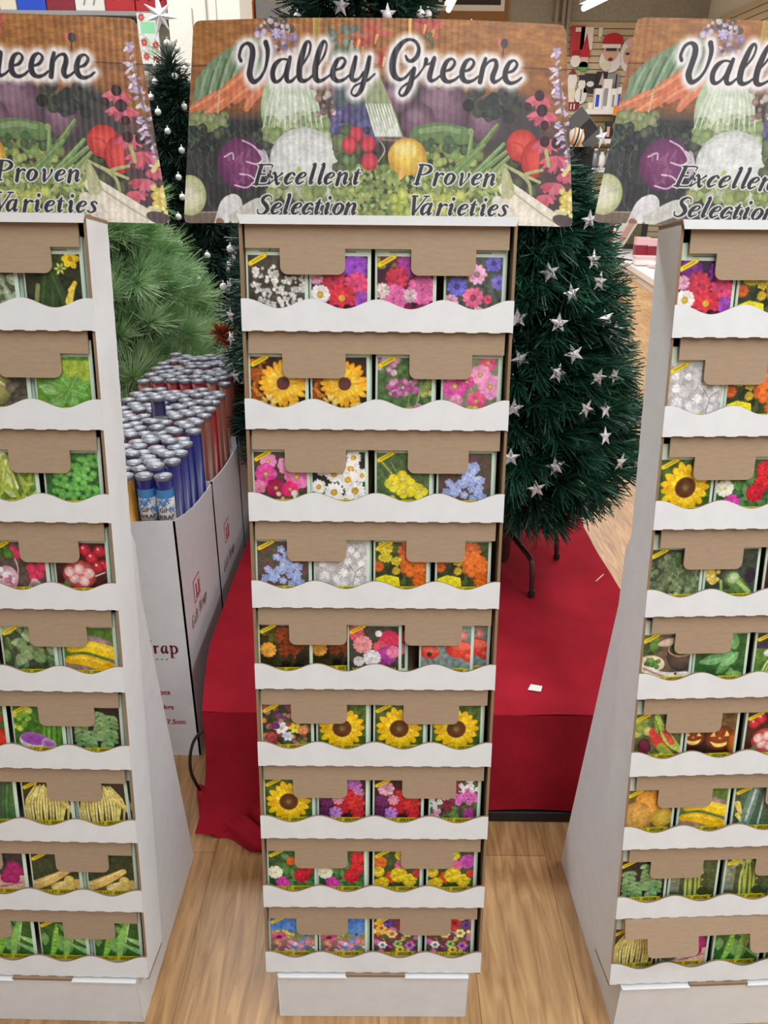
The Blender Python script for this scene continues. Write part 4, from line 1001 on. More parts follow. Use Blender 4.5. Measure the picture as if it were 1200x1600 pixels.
    GRE = [[(214, 232, 9), (234, 264, 12), (270, 264, 15), (304, 228, 17), (316, 172, 14), (290, 122, 12), (240, 108, 11), (190, 132, 17), (136, 200, 24), (112, 290, 27), (120, 366, 25), (160, 408, 15), (210, 394, 10), (262, 338, 11)],
           [(280, 326, 17), (264, 390, 21), (244, 460, 21), (216, 512, 16), (182, 534, 9), (163, 510, 8), (186, 468, 8), (240, 430, 9), (300, 384, 9), (350, 320, 8), (374, 268, 17)], [(374, 256, 17), (376, 290, 9), (408, 280, 8), (438, 242, 15), (420, 305, 20), (400, 378, 21), (410, 413, 15), (446, 404, 10), (486, 372, 8)],
           e, [(x + 150, y - 3, r) for x, y, r in e], [(838, 236, 14), (816, 310, 20), (794, 412, 19)], [(808, 338, 7), (860, 260, 9), (912, 244, 13), (921, 290, 19), (893, 368, 21), (902, 408, 16), (936, 398, 10), (976, 366, 8)], [(x + 487, y - 5, r) for x, y, r in e]]
    for grow, soft, al, col in ((7.5, 9, .75, (236, 234, 236)), (4.5, 4, .8, (240, 238, 240)), (0, .5, 1, (44, 43, 50))):
        for ox, strokes in ((360, VAL), (590, GRE)):
            for st in strokes:
                p.line([(ox + x / 5, 40 + y / 5) for x, y, r in st], [r / 5 for x, y, r in st], col, al=al, grow=grow, soft=soft, n=6)
    # serif italic lines, dark with a white outline
    def put(word, spec, base, ox, oy, u):
        for grow, col in ((1.7, (238, 238, 238)), (0, (46, 46, 52))):
            for ch, x in zip(word, spec):
                for st in SERIF[ch]:
                    p.line([(ox + (x + (a * 1.22 + .28 * b) * u) / 6.316, oy + (base - b * u) / 6.316) for a, b, r in st], [r * 1.12 * u / 6.316 for a, b, r in st], col, grow=grow, n=5)
    put('Excellent', (58, 215, 352, 465, 585, 672, 745, 862, 1022), 268, 385, 245, 126)
    put('Selection', (78, 222, 335, 422, 528, 640, 738, 828, 944), 580, 385, 245, 126)
    put('Proven', (124, 305, 412, 552, 682, 798), 258, 625, 245, 124)
    put('Varieties', (60, 178, 338, 442, 545, 655, 758, 842, 950), 575, 625, 245, 124)
    p.a = p.a * .88 + np.array([150, 142, 142.]) * .12  # grey haze of glare mixed into the printed colours
    p.grain(.035)
    return p

SERIF = {
 'e': [[(.12, .5, .04), (.42, .58, .05), (.55, .8, .08), (.4, .97, .05), (.18, .75, .12), (.1, .35, .14), (.25, .06, .08), (.56, .26, .04)]], 'c': [[(.55, .82, .1), (.42, .97, .05), (.2, .75, .12), (.1, .38, .14), (.25, .06, .08), (.56, .26, .04)]],
 'l': [[(.05, 1.58, .03), (.2, 1.62, .11), (.2, 1, .13), (.2, .3, .13), (.25, .06, .08), (.42, .2, .03)]], 'i': [[(.02, .82, .03), (.2, .92, .11), (.2, .3, .13), (.25, .06, .08), (.42, .22, .03)], [(.2, 1.38, .12), (.21, 1.4, .12)]],
 't': [[(.24, 1.28, .04), (.2, .9, .13), (.2, .3, .13), (.25, .06, .08), (.46, .22, .03)], [(0, .95, .04), (.44, .95, .04)]], 'n': [[(.0, .8, .03), (.15, .95, .1), (.15, .5, .13), (.15, 0, .13)], [(.16, .5, .04), (.4, .92, .06), (.58, .82, .12), (.58, .3, .13), (.64, .06, .08), (.82, .22, .03)]],
 'r': [[(.0, .8, .03), (.15, .95, .1), (.15, .5, .13), (.15, 0, .13)], [(.16, .5, .04), (.36, .9, .06), (.54, .87, .1)]], 'o': [[(.38, .97, .05), (.16, .78, .11), (.1, .35, .13), (.28, .03, .05), (.52, .22, .11), (.6, .65, .13), (.38, .97, .05)]],
 'x': [[(.05, .86, .05), (.2, .9, .1), (.5, .08, .11), (.7, .18, .03)], [(-.02, .05, .07), (.32, .46, .04), (.66, .92, .07)]], 'v': [[(.02, .84, .03), (.16, .92, .1), (.22, .12, .11), (.3, .02, .05), (.56, .55, .05), (.6, .92, .1)]],
 'a': [[(.58, .9, .05), (.35, .97, .06), (.14, .7, .11), (.1, .3, .13), (.25, .05, .07), (.5, .4, .04)], [(.6, .95, .1), (.55, .3, .13), (.62, .06, .08), (.8, .22, .03)]], 's': [[(.5, .82, .07), (.35, .97, .05), (.2, .8, .1), (.36, .52, .12), (.45, .25, .1), (.25, .03, .05), (.05, .16, .08)]],
 'E': [[(.2, 1.55, .13), (.2, .05, .13)], [(.0, 1.6, .05), (.85, 1.6, .05), (.9, 1.3, .04)], [(.2, .85, .05), (.6, .85, .05)], [(.0, .03, .05), (.85, .03, .05), (1.0, .42, .04)]], 'S': [[(.8, 1.2, .04), (.74, 1.45, .04), (.5, 1.6, .06), (.24, 1.4, .11), (.26, 1.1, .13), (.6, .7, .16), (.7, .35, .13), (.45, .02, .07), (.15, .15, .05), (.08, .42, .05)]],
 'P': [[(.2, 1.55, .13), (.2, .05, .13)], [(0, 1.6, .05), (.5, 1.6, .06), (.82, 1.4, .12), (.82, 1.1, .12), (.5, .82, .05), (.2, .82, .05)], [(0, .03, .05), (.42, .03, .05)]], 'V': [[(.15, 1.5, .13), (.38, .1, .13)], [(.38, .05, .06), (.95, 1.55, .05)], [(-.02, 1.58, .05), (.36, 1.58, .05)], [(.75, 1.58, .05), (1.1, 1.58, .05)]],
 'W': [[(.15, 1.5, .12), (.4, .1, .12)], [(.4, .05, .05), (.75, 1.5, .05)], [(.75, 1.5, .12), (1.0, .1, .12)], [(1.0, .05, .05), (1.35, 1.5, .05)], [(0, 1.57, .05), (.35, 1.57, .05)], [(1.15, 1.57, .05), (1.5, 1.57, .05)]], 'G': [[(1.0, 1.2, .05), (.8, 1.5, .06), (.5, 1.6, .06), (.18, 1.2, .12), (.14, .5, .13), (.45, .03, .06), (.85, .15, .08), (.92, .6, .11)], [(.65, .65, .05), (1.1, .65, .05)]],
 'f': [[(.6, 1.45, .07), (.45, 1.6, .05), (.28, 1.3, .11), (.25, .6, .13), (.25, .03, .12)], [(.02, .95, .04), (.5, .95, .04)], [(.05, .03, .04), (.48, .03, .04)]], 'p': [[(.05, .95, .05), (.2, .9, .12), (.2, 0, .13), (.2, -.5, .12)], [(.2, .8, .05), (.5, .97, .07), (.75, .7, .12), (.75, .3, .12), (.5, .03, .06), (.2, .15, .05)], [(.0, -.52, .04), (.45, -.52, .04)]]}

def grid_surface(name, p, to3d, material, mask=None):
    """turns a painted canvas into a sheet of coloured quads; to3d(fx, fy) gives points for fractions from the left and the top"""
    cols = p.a / 255.0
    cols = np.where(cols <= .04045, cols / 12.92, ((cols + .055) / 1.055) ** 2.4)
    H, W = p.H, p.W
    fx, fy = np.meshgrid((np.arange(W) + .5) / W, (np.arange(H) + .5) / H)
    fx = (fx - fx.min()) / (fx.max() - fx.min()); fy = (fy - fy.min()) / (fy.max() - fy.min())
    V = to3d(fx, fy).reshape(-1, 3)
    C = np.concatenate([cols, np.ones((H, W, 1))], -1).reshape(-1, 4)
    i = np.arange(H * W).reshape(H, W)
    F = np.stack([i[:-1, :-1], i[1:, :-1], i[1:, 1:], i[:-1, 1:]], -1)
    if mask is not None:
        m = mask(fx, fy)
        k = m[:-1, :-1] & m[1:, :-1] & m[1:, 1:] & m[:-1, 1:]
        F = F[k]
    return quads_mesh(name, V, F.reshape(-1, 4), material, C, smooth=True)
# ------------------------------------------------------------------ cardboard seed stands
AL, HB, TL, TD, TW = 0.1609, 0.1134, 1.2048, 0.0808, 0.365
BW, BE, BD = 0.3263, -0.0022, 0.3529
PITCH = 0.1328
SA, CA = math.sin(AL), math.cos(AL)
def T(u, v, w):
    return Vector((u, v * SA + w * CA, HB + v * CA - w * SA))

BOW = 0.30                      # the header card bends back a little towards its ends
header_img = header_paint()
def _hdr3d(fx, fy):
    hw = HTOP + (HW2 - HTOP) * fy
    v = HV1 + (HV0 - HV1) * fy
    top = (HV1 - v); bot = (v - HV0); R = 0.009
    cut = np.zeros_like(v)
    for e in (top, bot):
        t = np.clip(R - e, 0, R)
        cut = np.maximum(cut, R - np.sqrt(np.maximum(R * R - t * t, 0)))
    u = np.clip((fx - .5) * 2 * HW2, -(hw - cut), hw - cut)
    w = TD - 0.0006 + BOW * u * u
    return np.stack([u, v * SA + w * CA, HB + v * CA - w * SA], -1)
HEADER_FACE = grid_surface('header_picture', header_img, _hdr3d, 'header')

def lip_mesh():
    b = MB()
    n = 97
    f, k = [], []
    for i in range(n):
        u = -TW / 2 + TW * i / (n - 1)
        top = 0.0365 + 0.0062 * math.cos(2 * math.pi * u / 0.0885)
        bot = 0.0011 * (1 if (i // 4) % 2 else 0)
        f.append((T(u, bot, 0) - T(0, 0, 0), T(u, top, 0) - T(0, 0, 0)))
        k.append((T(u, bot, .003) - T(0, 0, 0), T(u, top, .003) - T(0, 0, 0)))
    b.strip(f, k, 0, 1, 1, 0)
    return b.mesh('tray_front', ['white_card', 'kraft_dark'])

def flap_mesh(ua, ub):
    b = MB()
    R = 0.010
    def prof(u):
        d = 0.0295
        for a, c in ((-.130, -.0435), (.044, .130)):
            if a <= u <= c:
                d = 0.0625
                e = min(u - a, c - u)
                if e < R: d -= R - math.sqrt(max(0, R * R - (R - e) ** 2))
        return d
    us = [ua]
    for a, c in ((-.130, -.0435), (.044, .130)):
        us += [a - 1e-5] + [a + R * (1 - math.cos(t * math.pi / 12)) for t in range(7)] + [c - R * (1 - math.cos(t * math.pi / 12)) for t in range(6, -1, -1)] + [c + 1e-5]
    us += [ub]
    f, k = [], []
    for u in us:
        f.append((T(u, -prof(u), .0075) - T(0, 0, 0), T(u, 0.004, .0075) - T(0, 0, 0)))
        k.append((T(u, -prof(u), .0105) - T(0, 0, 0), T(u, 0.004, .0105) - T(0, 0, 0)))
    b.strip(f, k, 0, 0, 0)
    return b.mesh('hanging_flap', ['kraft'])

def slab(b, u0, u1, v0, v1, w0, w1, mi=0):
    P = [T(u, v, w) for u in (u0, u1) for v in (v0, v1) for w in (w0, w1)]
    b.add(P, [(0, 1, 3, 2), (4, 6, 7, 5), (0, 4, 5, 1), (2, 3, 7, 6), (0, 2, 6, 4), (1, 5, 7, 3)], mi)

def floor_mesh():
    b = MB()
    o = T(0, 0, 0)
    P = [T(u, v, w) - o for u in (-TW / 2 + .005, TW / 2 - .005) for v in (.0015, .0045) for w in (.0035, TD - .004)]
    b.add(P, [(0, 1, 3, 2), (4, 6, 7, 5), (0, 4, 5, 1), (2, 3, 7, 6), (0, 2, 6, 4), (1, 5, 7, 3)])
    return b.mesh('tray_floor', ['kraft'])
ME_LIP, ME_FLOOR = lip_mesh(), floor_mesh()
ME_FLAP, ME_FLAP_SIDE = flap_mesh(-.1755, .1735), flap_mesh(-.167, .1695)

def make_stand(label, loc, rz, bent=False, flap=None, slide=0.0, twist=0.0):
    root = empty('seed_display_stand', loc, rz)
    tag(root, label, 'display stand', 'cardboard seed packet stands')
    # pedestal and wedge that props the tower
    b = MB()
    hw = BW / 2
    kink = T(0, .815, TD + .003)
    low = T(0, 0, TD + .003)
    poly = [(BE, 0), (BE, HB - .004), (low.y, low.z - .006), (low.y + .004, low.z), (kink.y, kink.z), (.262, .80), (.2555, .70), (BD, 0)]
    b.prism([(-hw, y, z) for y, z in poly], [(hw, y, z) for y, z in poly], 0)
    b.f[-len(poly) - 2:-len(poly)] = [tuple(reversed(f)) for f in b.f[-len(poly) - 2:-len(poly)]]
    base = b.build('pedestal', ['white_card'], root, bevel=.0012)
    # folded lip along the top edge of the pedestal
    for x0, x1 in ((-hw + .001, -.045), (.053, hw - .001)):
        b = MB(); b.bx(x0, x1, BE - .004, BE + .012, HB - .0085, HB - .004)
        b.build('pedestal_fold', ['white_card'], base, bevel=.0015)
    b = MB(); b.bx(-.046, .054, BE - .0022, BE + .004, HB - .005, HB - .0005); b.build('tab_slot', ['kraft_dark'], base)
    # tower sides with a gently scalloped back edge
    for s in (-1, 1):
        b = MB()
        f, k = [], []
        n = 145
        for i in range(n):
            v = TL * i / (n - 1)
            back = TD - .0007 * (1 + math.cos(2 * math.pi * v / .0332))
            uo, ui = s * TW / 2, s * (TW / 2 - .004)
            f.append((T(uo, v, .0032), T(uo, v, back))); k.append((T(ui, v, .0032), T(ui, v, back)))
        if s > 0: b.strip(f, k, 0, 1, 1)
        else: b.strip([(y, x) for x, y in f], [(y, x) for x, y in k], 0, 1, 1)
        b.build('side_panel', ['white_card', 'kraft_dark'], root)
    b = MB(); slab(b, -TW / 2 + .004, TW / 2 - .004, 0, TL, TD - .004, TD - .001); b.build('back_panel', ['kraft_dark'], root)
    for s in (-1, 1):  # dark strips added as the shaded gap below the tower sides
        b = MB(); u0, u1 = sorted((s * (TW / 2 - .0045), s * (TW / 2 - .0003)))
        slab(b, u0, u1, -.0058, -.0002, .004, TD - .002); b.build('gap_shade_strip', ['kraft_dark'], root)
    # top: brown lid with a mitred white front strip
    b = MB(); slab(b, -TW / 2, TW / 2, TL - .001, TL + .0045, 0.0005, TD); b.build('top_lid', ['kraft_dark'], root)
    b = MB()
    h = TW / 2
    q = [(-h - .0005, TL + .005), (-h + .0025, TL - .0065), (h - .0025, TL - .0065), (h + .0005, TL + .005)]
    b.prism([T(u, v, -.002) for u, v in q], [T(u, v, .0005) for u, v in q], 0)
    b.build('top_front_strip', ['white_card'], root)
    for k in range(9):
        o = T(0, PITCH * k, 0)
        link_mesh('tray_front', ME_LIP, root, o)
        link_mesh('tray_floor', ME_FLOOR, root, o)
        fl = link_mesh('hanging_flap', flap or ME_FLAP_SIDE, root, T(0, PITCH * (k + 1) if k < 8 else TL - .006, 0))
        if bent and k == 0:
            fl.rotation_euler = (-.24, 0.0, 0.02)
            fl['label'] = 'brown cardboard flap bent forward out of the bottom tray'
            fl.location = T(0, PITCH - .002, -.006)
    hd = empty('header_card', (0, 0, 0)); hd.parent = root
    c = T(0, 1.30, TD)
    hd.matrix_local = Matrix.Translation(c + Vector((slide, 0, -abs(twist) * .08))) @ Matrix.Rotation(twist, 4, Vector((0, CA, -SA))) @ Matrix.Translation(-c)
    b = MB()
    f, k = [], []
    for i in range(41):
        t = -1 + i / 20
        q = []
        for v, hw in ((HV0 + .002, HW2 - .002), (HV1 - .002, HTOP - .002)):
            u = t * hw
            q.append((T(u, v, TD + .0001 + BOW * u * u), T(u, v, TD + .0034 + BOW * u * u)))
        f.append((q[0][0], q[1][0])); k.append((q[0][1], q[1][1]))
    b.strip(f, k, 0, 1, 0)
    b.build('card_board', ['white_card', 'kraft'], hd)
    link_mesh('printed_face', HEADER_FACE, hd)
    return root

STANDS = {
 'centre': make_stand('white cardboard seed stand in the middle with the full printed header above flower packets', (-0.0102, 0.8709, 0), 0.0058, flap=ME_FLAP),
 'left': make_stand('white cardboard seed stand with bright side at the left edge, vegetable and herb packets', (-0.5724, 0.8594, 0), -0.0127, slide=-.0155),
 'right': make_stand('white cardboard seed stand at the right edge, grey shaded side, bent bottom flap', (0.5696, 0.8620, 0), 0.0464, True, slide=.014, twist=.04)}

# ------------------------------------------------------------------ seed packets
ROWS = {
 'centre': ['alyssum aster asterpink bachelor', 'calendula calendula candytuft cosmos', 'cosmosmag daisy primrose forget', 'forget gyps marigold marigold', 'french french carnation poppy',
            'wildmix sunflower sunflower sunflower', 'sunflower sweetpea sweetpea william', 'zinred zinred zinyel zinyel', 'conesky conesky wildmulti wildmulti'],
 'left': ['broccoli broccoli greyleaf zucchini', 'beet cabbage cabbage basil', 'spinach lettuce lettuce cilantro', 'turnip radishbunch radishbunch radish', 'spinach spinach spinach squash', 'tomato tomato turnip oregano', 'greenzuc greenzuc wax wax', 'beet beet corn corn', 'peas peas peas peas'],
 'right': ['aster marigold zinyel zinyel', 'gyps marigold french french', 'sunflower zinred zinred wildmix', 'broccoli eggzuc radish radish', 'dish spinach2 purplegreen purplegreen', 'pepper pumpkin radish radish', 'cantaloupe squash greenzuc tomato', 'oregano greenlong greenlong corn', 'wax beet peas peas']}
TRAYS = ['top', 'second', 'third', 'fourth', 'fifth', 'sixth', 'seventh', 'eighth', 'bottom']
UC = [-.1368, -.0520, .0385, .1290]
ME_P = {}
def put_packet(stand, kind, u, v, w, label, group, lean=0.0, roll=0.0, yaw=0.0):
    if kind not in ME_P: ME_P[kind] = packet_mesh(kind)
    o = link_mesh('seed_packet', ME_P[kind])
    st = STANDS[stand]
    m = Matrix.Translation(st.location) @ Matrix.Rotation(st.rotation_euler.z, 4, 'Z')
    o.matrix_world = m @ Matrix.Translation(T(u, v, w)) @ Matrix.Rotation(-AL + lean, 4, 'X') @ Matrix.Rotation(roll, 4, 'Y') @ Matrix.Rotation(yaw, 4, 'Z')
    return tag(o, label, 'seed packet', group)
NTH = ['first', 'second', 'third', 'fourth']
for stand, rows in ROWS.items():
    for r, row in enumerate(rows):
        k = 8 - r
        kinds = row.split()
        for c, kind in enumerate(kinds):
            if kind == '-': continue
            rng = random.Random(stand + row + str(c) + str(r))
            place = NTH[c] + ' from left' if stand != 'left' else NTH[3 - c] + ' from right'
            desc = KINDS[kind][2]
            where = f'{place} in {TRAYS[r]} tray, {stand} stand'
            u, w = UC[c] + rng.uniform(-.0012, .0012), .0165
            if stand == 'centre' and r == 4: u, w = (-.1375, -.0600, -.0015, .1080)[c], (.0165, .0235, .0165, .0165)[c]
            if stand == 'right' and r >= 4 and c == 0: u -= .001
            roll = rng.uniform(-.008, .008)
            if (stand, r, c) in (('left', 6, 3),): roll = -.05
            put_packet(stand, kind, u, PITCH * k + .0066, w, f'{desc} seed packet, {where}', f'seed packets on the {stand} stand', rng.uniform(-.012, 0), roll, rng.uniform(-.03, .03))
            if (stand, r) != ('centre', 4) and rng.random() < .72 and not (stand == 'left' and c < 2) and not (stand == 'right' and c > 2):
                put_packet(stand, kind, u + rng.uniform(.0022, .0036), PITCH * k + .0064, w + .0085, f'seed packet edge showing behind the packet {where}', f'seed packets standing behind others on the {stand} stand', rng.uniform(-.01, 0), 0, 0)
            if stand == 'centre' and r == 4 and c == 3:
                put_packet(stand, 'poppy', .1345, PITCH * k + .0064, .0255, 'red poppy seed packet half hidden behind another, right end of fifth tray, centre stand', 'seed packets standing behind others on the centre stand')
            if stand == 'centre' and r == 4 and c == 2:
                put_packet(stand, 'carnation', .0085, PITCH * k + .0064, .0275, 'mixed carnation seed packet peeping out behind another, fifth tray, centre stand', 'seed packets standing behind others on the centre stand')
# ------------------------------------------------------------------ platform with red felt
PZ, PY0, PY1, PX0, PX1 = 0.311, 1.318, 2.95, -0.415, 0.652
b = MB()
b.bx(PX0 + .055, PX1 - .02, PY0 + .012, PY1 - .02, 0.0, PZ - .006)
b.bx(PX0 + .20, PX1 - .02, PY0 - .004, PY0 + .012, 0.0, 0.028)
tag(b.build('display_platform', ['black_metal'], bevel=.003), 'black low platform under the red felt, its dark foot showing at the floor', 'platform')

def felt():
    """one draped sheet: a top, a front fall and two side falls, with a loose bunch at the front left corner"""
    rs = np.random.RandomState(5)
    prof = []
    nx, ny, nd = 90, 80, 26
    xs = np.linspace(PX0 - .004, PX1 + .004, nx)
    ys = np.linspace(PY0 - .004, PY1, ny)
    V, F = [], []
    def sheet(P):
        h, w = P.shape[:2]
        o = sum(len(v) for v in V)
        V.append(P.reshape(-1, 3))
        i = np.arange(h * w).reshape(h, w) + o
        F.append(np.stack([i[:-1, :-1], i[1:, :-1], i[1:, 1:], i[:-1, 1:]], -1).reshape(-1, 4))
    X, Y = np.meshgrid(xs, ys)
    wob = .010 * np.sin(Y * 5.2) * np.clip((X - .45) / .2, 0, 1) + .036 * np.clip(1 - (Y - PY0) / .26, 0, 1) ** 1.3 * np.clip((-.25 - X) / .165, 0, 1)
    Z = PZ + .0015 * np.sin(X * 23 + Y * 9) + .001 * np.sin(X * 9 - Y * 31) - .006 * np.clip(1 - (Y - PY0 + .004) / .012, 0, 1) ** 2
    sheet(np.stack([X + wob, Y, Z], -1)[::-1])
    # front fall
    t = np.linspace(0, 1, nd)
    X, TT = np.meshgrid(xs, t)
    left = np.clip((-.16 - X) / .22, 0, 1)
    bot = .034 * (1 - left) + .012 * left
    Zf = (PZ - .006) * (1 - TT) + bot * TT
    Yf = PY0 - .005 - .006 * np.sin(X * 14) * TT ** 2 - left * (.05 * TT ** 4)
    sheet(np.stack([X + .036 * np.clip((-.25 - X) / .165, 0, 1) - left * .03 * TT ** 3, Yf, Zf], -1))
    # side falls
    for sx, x0 in ((-1, PX0 - .004), (1, PX1 + .004)):
        Yg, TT = np.meshgrid(ys, t)
        wb = (.010 * np.sin(Yg * 5.2)) if sx > 0 else .036 * np.clip(1 - (Yg - PY0) / .26, 0, 1) ** 1.3
        Xs = x0 + wb + sx * (.012 * TT + .010 * np.sin(Yg * 17 + 2) * TT)
        Zs = (PZ - .003) * (1 - TT) + .006 * TT
        P = np.stack([Xs, Yg, Zs], -1)
        sheet(P if sx > 0 else P[:, ::-1])
    # loose bunch of cloth lying on the floor at the left front corner
    a = np.linspace(0, 1, 60); c = np.linspace(0, math.pi, 20)
    A, Cc = np.meshgrid(a, c)
    px = -.424 + .312 * A
    py = 1.345 - .105 * np.sin(A * 2.2)
    rad = (.050 - .030 * A) * (1 + .22 * np.sin(A * 19) + .12 * np.sin(Cc * 5 + A * 11))
    P = np.stack([px + .3 * rad * np.cos(Cc), py - rad * np.cos(Cc), .003 + rad * np.sin(Cc) * .95], -1)
    sheet(P)
    P2 = np.stack([px + .03, py + .035 - rad * .8 * np.cos(Cc), .02 + rad * np.sin(Cc) * 1.25], -1)
    sheet(P2)
    me = quads_mesh('red_felt_cloth', np.vstack(V), np.vstack(F), 'felt', smooth=True)
    return link_mesh('red_felt_cloth', me)
tag(felt(), 'bright red felt cloth draped over the low platform, bunched at its left corner', 'cloth')

b = MB()
b.tube(smooth_path([at_y(326, 1142, 1.325), at_y(314, 1144, 1.312), at_y(302, 1160, 1.305), at_y(297, 1183, 1.302), at_y(298, 1204, 1.305), at_y(304, 1220, 1.312), at_y(312, 1234, 1.325)], 8), .0036, 8)
tag(b.build('black_cable', ['black_rubber'], smooth=True), 'black cable looping off the left corner of the red felt platform', 'cable')
P = at_z(835, 1075, PZ + .003)
b = MB(); b.prism([(-.016, -.008, 0), (.012, -.014, 0), (.018, .004, 0), (-.006, .012, 0)], [(-.016, -.008, .0015), (.012, -.014, .0015), (.018, .004, .0025), (-.006, .012, .0015)])
tag(b.build('paper_scrap', ['white'], loc=P), 'small white scrap of paper lying on the red felt', 'paper')
P = at_z(937, 903, PZ + .004)
b = MB(); b.tube([(-.016, -.02, 0), (.016, .02, .001)], .0012, 6)
tag(b.build('straw_bit', ['cream'], loc=P), 'thin pale straw lying near the right edge of the red felt', 'scrap')

# ------------------------------------------------------------------ trees
def brushes(tips, dirs, n, L, spread, width, rs, stem=.06, back=.6, wild=.18):
    """needle clusters: every tip gets n flat needles fanned around its own direction"""
    tips, dirs = np.array(tips), np.array(dirs)
    m = len(tips)
    D = np.repeat(dirs, n, 0)
    ref = np.where(np.abs(D[:, 2:3]) < .9, np.array([[0, 0, 1.0]]), np.array([[1.0, 0, 0]]))
    A = np.cross(D, ref); A /= np.linalg.norm(A, axis=1, keepdims=True)
    B = np.cross(D, A)
    ph = rs.rand(m * n, 1) * 2 * math.pi
    rad = A * np.cos(ph) + B * np.sin(ph)
    th = spread[0] + (spread[1] - spread[0]) * rs.rand(m * n, 1)
    d = D * np.cos(th) + rad * np.sin(th)
    base = np.repeat(tips, n, 0) - D * (stem * rs.rand(m * n, 1))
    w0 = width * (.75 + .5 * rs.rand(m * n, 1))
    ln = L * (1 - back * .5 + back * rs.rand(m * n, 1)) * np.where(rs.rand(m * n, 1) < .1, .6, 1)
    tip = base + d * ln + rs.normal(0, .15, (m * n, 3)) * ln * wild
    side = np.cross(d, rs.normal(0, 1, (m * n, 3))); side /= np.linalg.norm(side, axis=1, keepdims=True) + 1e-9
    w = w0
    V = np.stack([base - side * w, base + side * w, tip + side * w * .55, tip - side * w * .55], 1).reshape(-1, 3)
    F = np.arange(len(V)).reshape(-1, 4)
    return V, F

def make_tree(name, label, x, y, zf, rfun, z0, z1, step, n, L, spread, width, material, seed, droop=.25, inner=True, legs=True, z_legs=None, star=None, jitter=.12, brush={}):
    """artificial tree: pole, branches with needle clusters, folding metal foot"""
    rs = np.random.RandomState(seed)
    root = empty(name, (x, y, zf)); tag(root, label, 'artificial tree', 'artificial christmas trees')
    tips, dirs, wires = [], [], MB()
    z = z0
    while z < z1:
        r = rfun(z)
        k = max(4, int(round(2 * math.pi * r / step)))
        for i in range(k):
            a = 2 * math.pi * (i + rs.uniform(-.3, .3)) / k + z * 7
            rr = r * (1 + rs.uniform(-jitter, jitter * .6)) - L * .45
            rr = max(rr, .015)
            zz = z + rs.uniform(-.5, .5) * step * .8
            d = np.array([math.cos(a), math.sin(a), -droop + rs.uniform(-.35, .35)]); d /= np.linalg.norm(d)
            tips.append((rr * math.cos(a), rr * math.sin(a), zz - zf)); dirs.append(d)
            wires.tube([(0, 0, zz - zf + .05), (rr * math.cos(a), rr * math.sin(a), zz - zf)], .0022, 4, cap=False)
            if inner and r > .1:
                q = rs.uniform(.45, .8)
                tips.append((rr * q * math.cos(a + .2), rr * q * math.sin(a + .2), zz - zf + .03)); dirs.append(d)
        z += step * .8
    tips.append((0, 0, z1 - zf)); dirs.append(np.array([0, 0, 1.0]))
    V, F = brushes(tips, dirs, n, L, spread, width, rs, **brush)
    link_mesh('foliage', quads_mesh('foliage', V, F, material), root)
    b = MB(); b.tube([(0, 0, .02), (0, 0, z1 - zf)], [.014, .006], 8)
    tr = b.build('trunk_pole', ['trunk'], root)
    wires.build('branch_wires', ['trunk'], tr)
    if legs:
        zl = .125
        for i in range(4):
            a = math.radians(legs + 90 * i)
            c, s = math.cos(a), math.sin(a)
            b = MB()
            b.tube(smooth_path([(c * .012, s * .012, zl), (c * .10, s * .10, zl - .012), (c * .152, s * .152, zl - .022), (c * .168, s * .168, zl - .05), (c * .176, s * .176, .004)], 5), .0072, 8)
            lg = b.build('leg', ['leg_metal'], root, smooth=True)
            b = MB(); b.tube([(c * .1745, s * .1745, .017), (c * .177, s * .177, .0005)], .0095, 8); b.build('foot_cap', ['black_rubber'], lg)
        b = MB(); b.tube([(0, 0, .03), (0, 0, .19)], .018, 10); b.build('pole_socket', ['leg_metal'], root)
    return root

rA = lambda z: max(.02, min(.325 + .02 * math.sin(z * 31), .185 + (z - .51) * .75, .325 - .262 * (z - .70), .15 - (z - 1.30) * .95))
AX = (.345, 1.965)
make_tree('star_tree', 'dark green artificial tree with silver stars, right of the middle stand, on metal legs', AX[0], AX[1], PZ + .002, rA, .545, 1.385, .066, 62, .082, (.12, .85), .0021, 'needle_dark', 3, legs=-72, jitter=.08, brush=dict(stem=.03, back=.14, wild=.03))
rB = lambda z: .395 if z < .95 else max(.03, .395 - (z - .95) * .25)
BX = (-.085, 2.47)
make_tree('tall_christmas_tree', 'tall dark artificial tree rising behind the middle stand, its top cut by the picture edge', BX[0], BX[1], PZ + .002, rB, .54, 2.25, .08, 60, .09, (.12, .9), .0023, 'needle_mid', 9, legs=30, brush=dict(stem=.03, back=.14, wild=.03))
rC = lambda z: max(.012, min(.36, (1.80 - z) * .55, .125 + (1.58 - z) * .27))
CX = (-.895, 3.6)
make_tree('slim_christmas_tree', 'slim blackish green tree with white pearls and a star on top', CX[0], CX[1], 0, rC, .55, 1.77, .07, 80, .08, (.2, 1.1), .002, 'needle_black', 12, legs=20, brush=dict(stem=.05, back=.3, wild=.1))
rD = lambda z: max(.03, min(.44, .42 - (z - .747) * .36) if z < 1.15 else .275 - (z - 1.15) * .68)
DX = (-1.105, 3.05)
make_tree('bushy_green_tree', 'bright fresh green bushy artificial tree behind the rolls of gift wrap', DX[0], DX[1], 0, rD, .40, 1.58, .125, 230, .115, (.06, .95), .0010, 'needle_light', 21, droop=-.5, legs=10, jitter=.22, brush=dict(stem=.05, back=.45, wild=.1))

# stars and pearls sitting on the branch tips
def on_tree(px, py, cx, cy, rf, k=1.0):
    """first point of the sight line that meets the tree's outline"""
    d = ray(px, py)
    best = None
    for i in range(400):
        t = .8 + i * .01
        q = EYE + d * t
        rr = math.hypot(q.x - cx, q.y - cy)
        g = rr - rf(q.z) * k
        if best is None or g < best[0]: best = (g, q)
        if g < 0: return q
    return best[1]

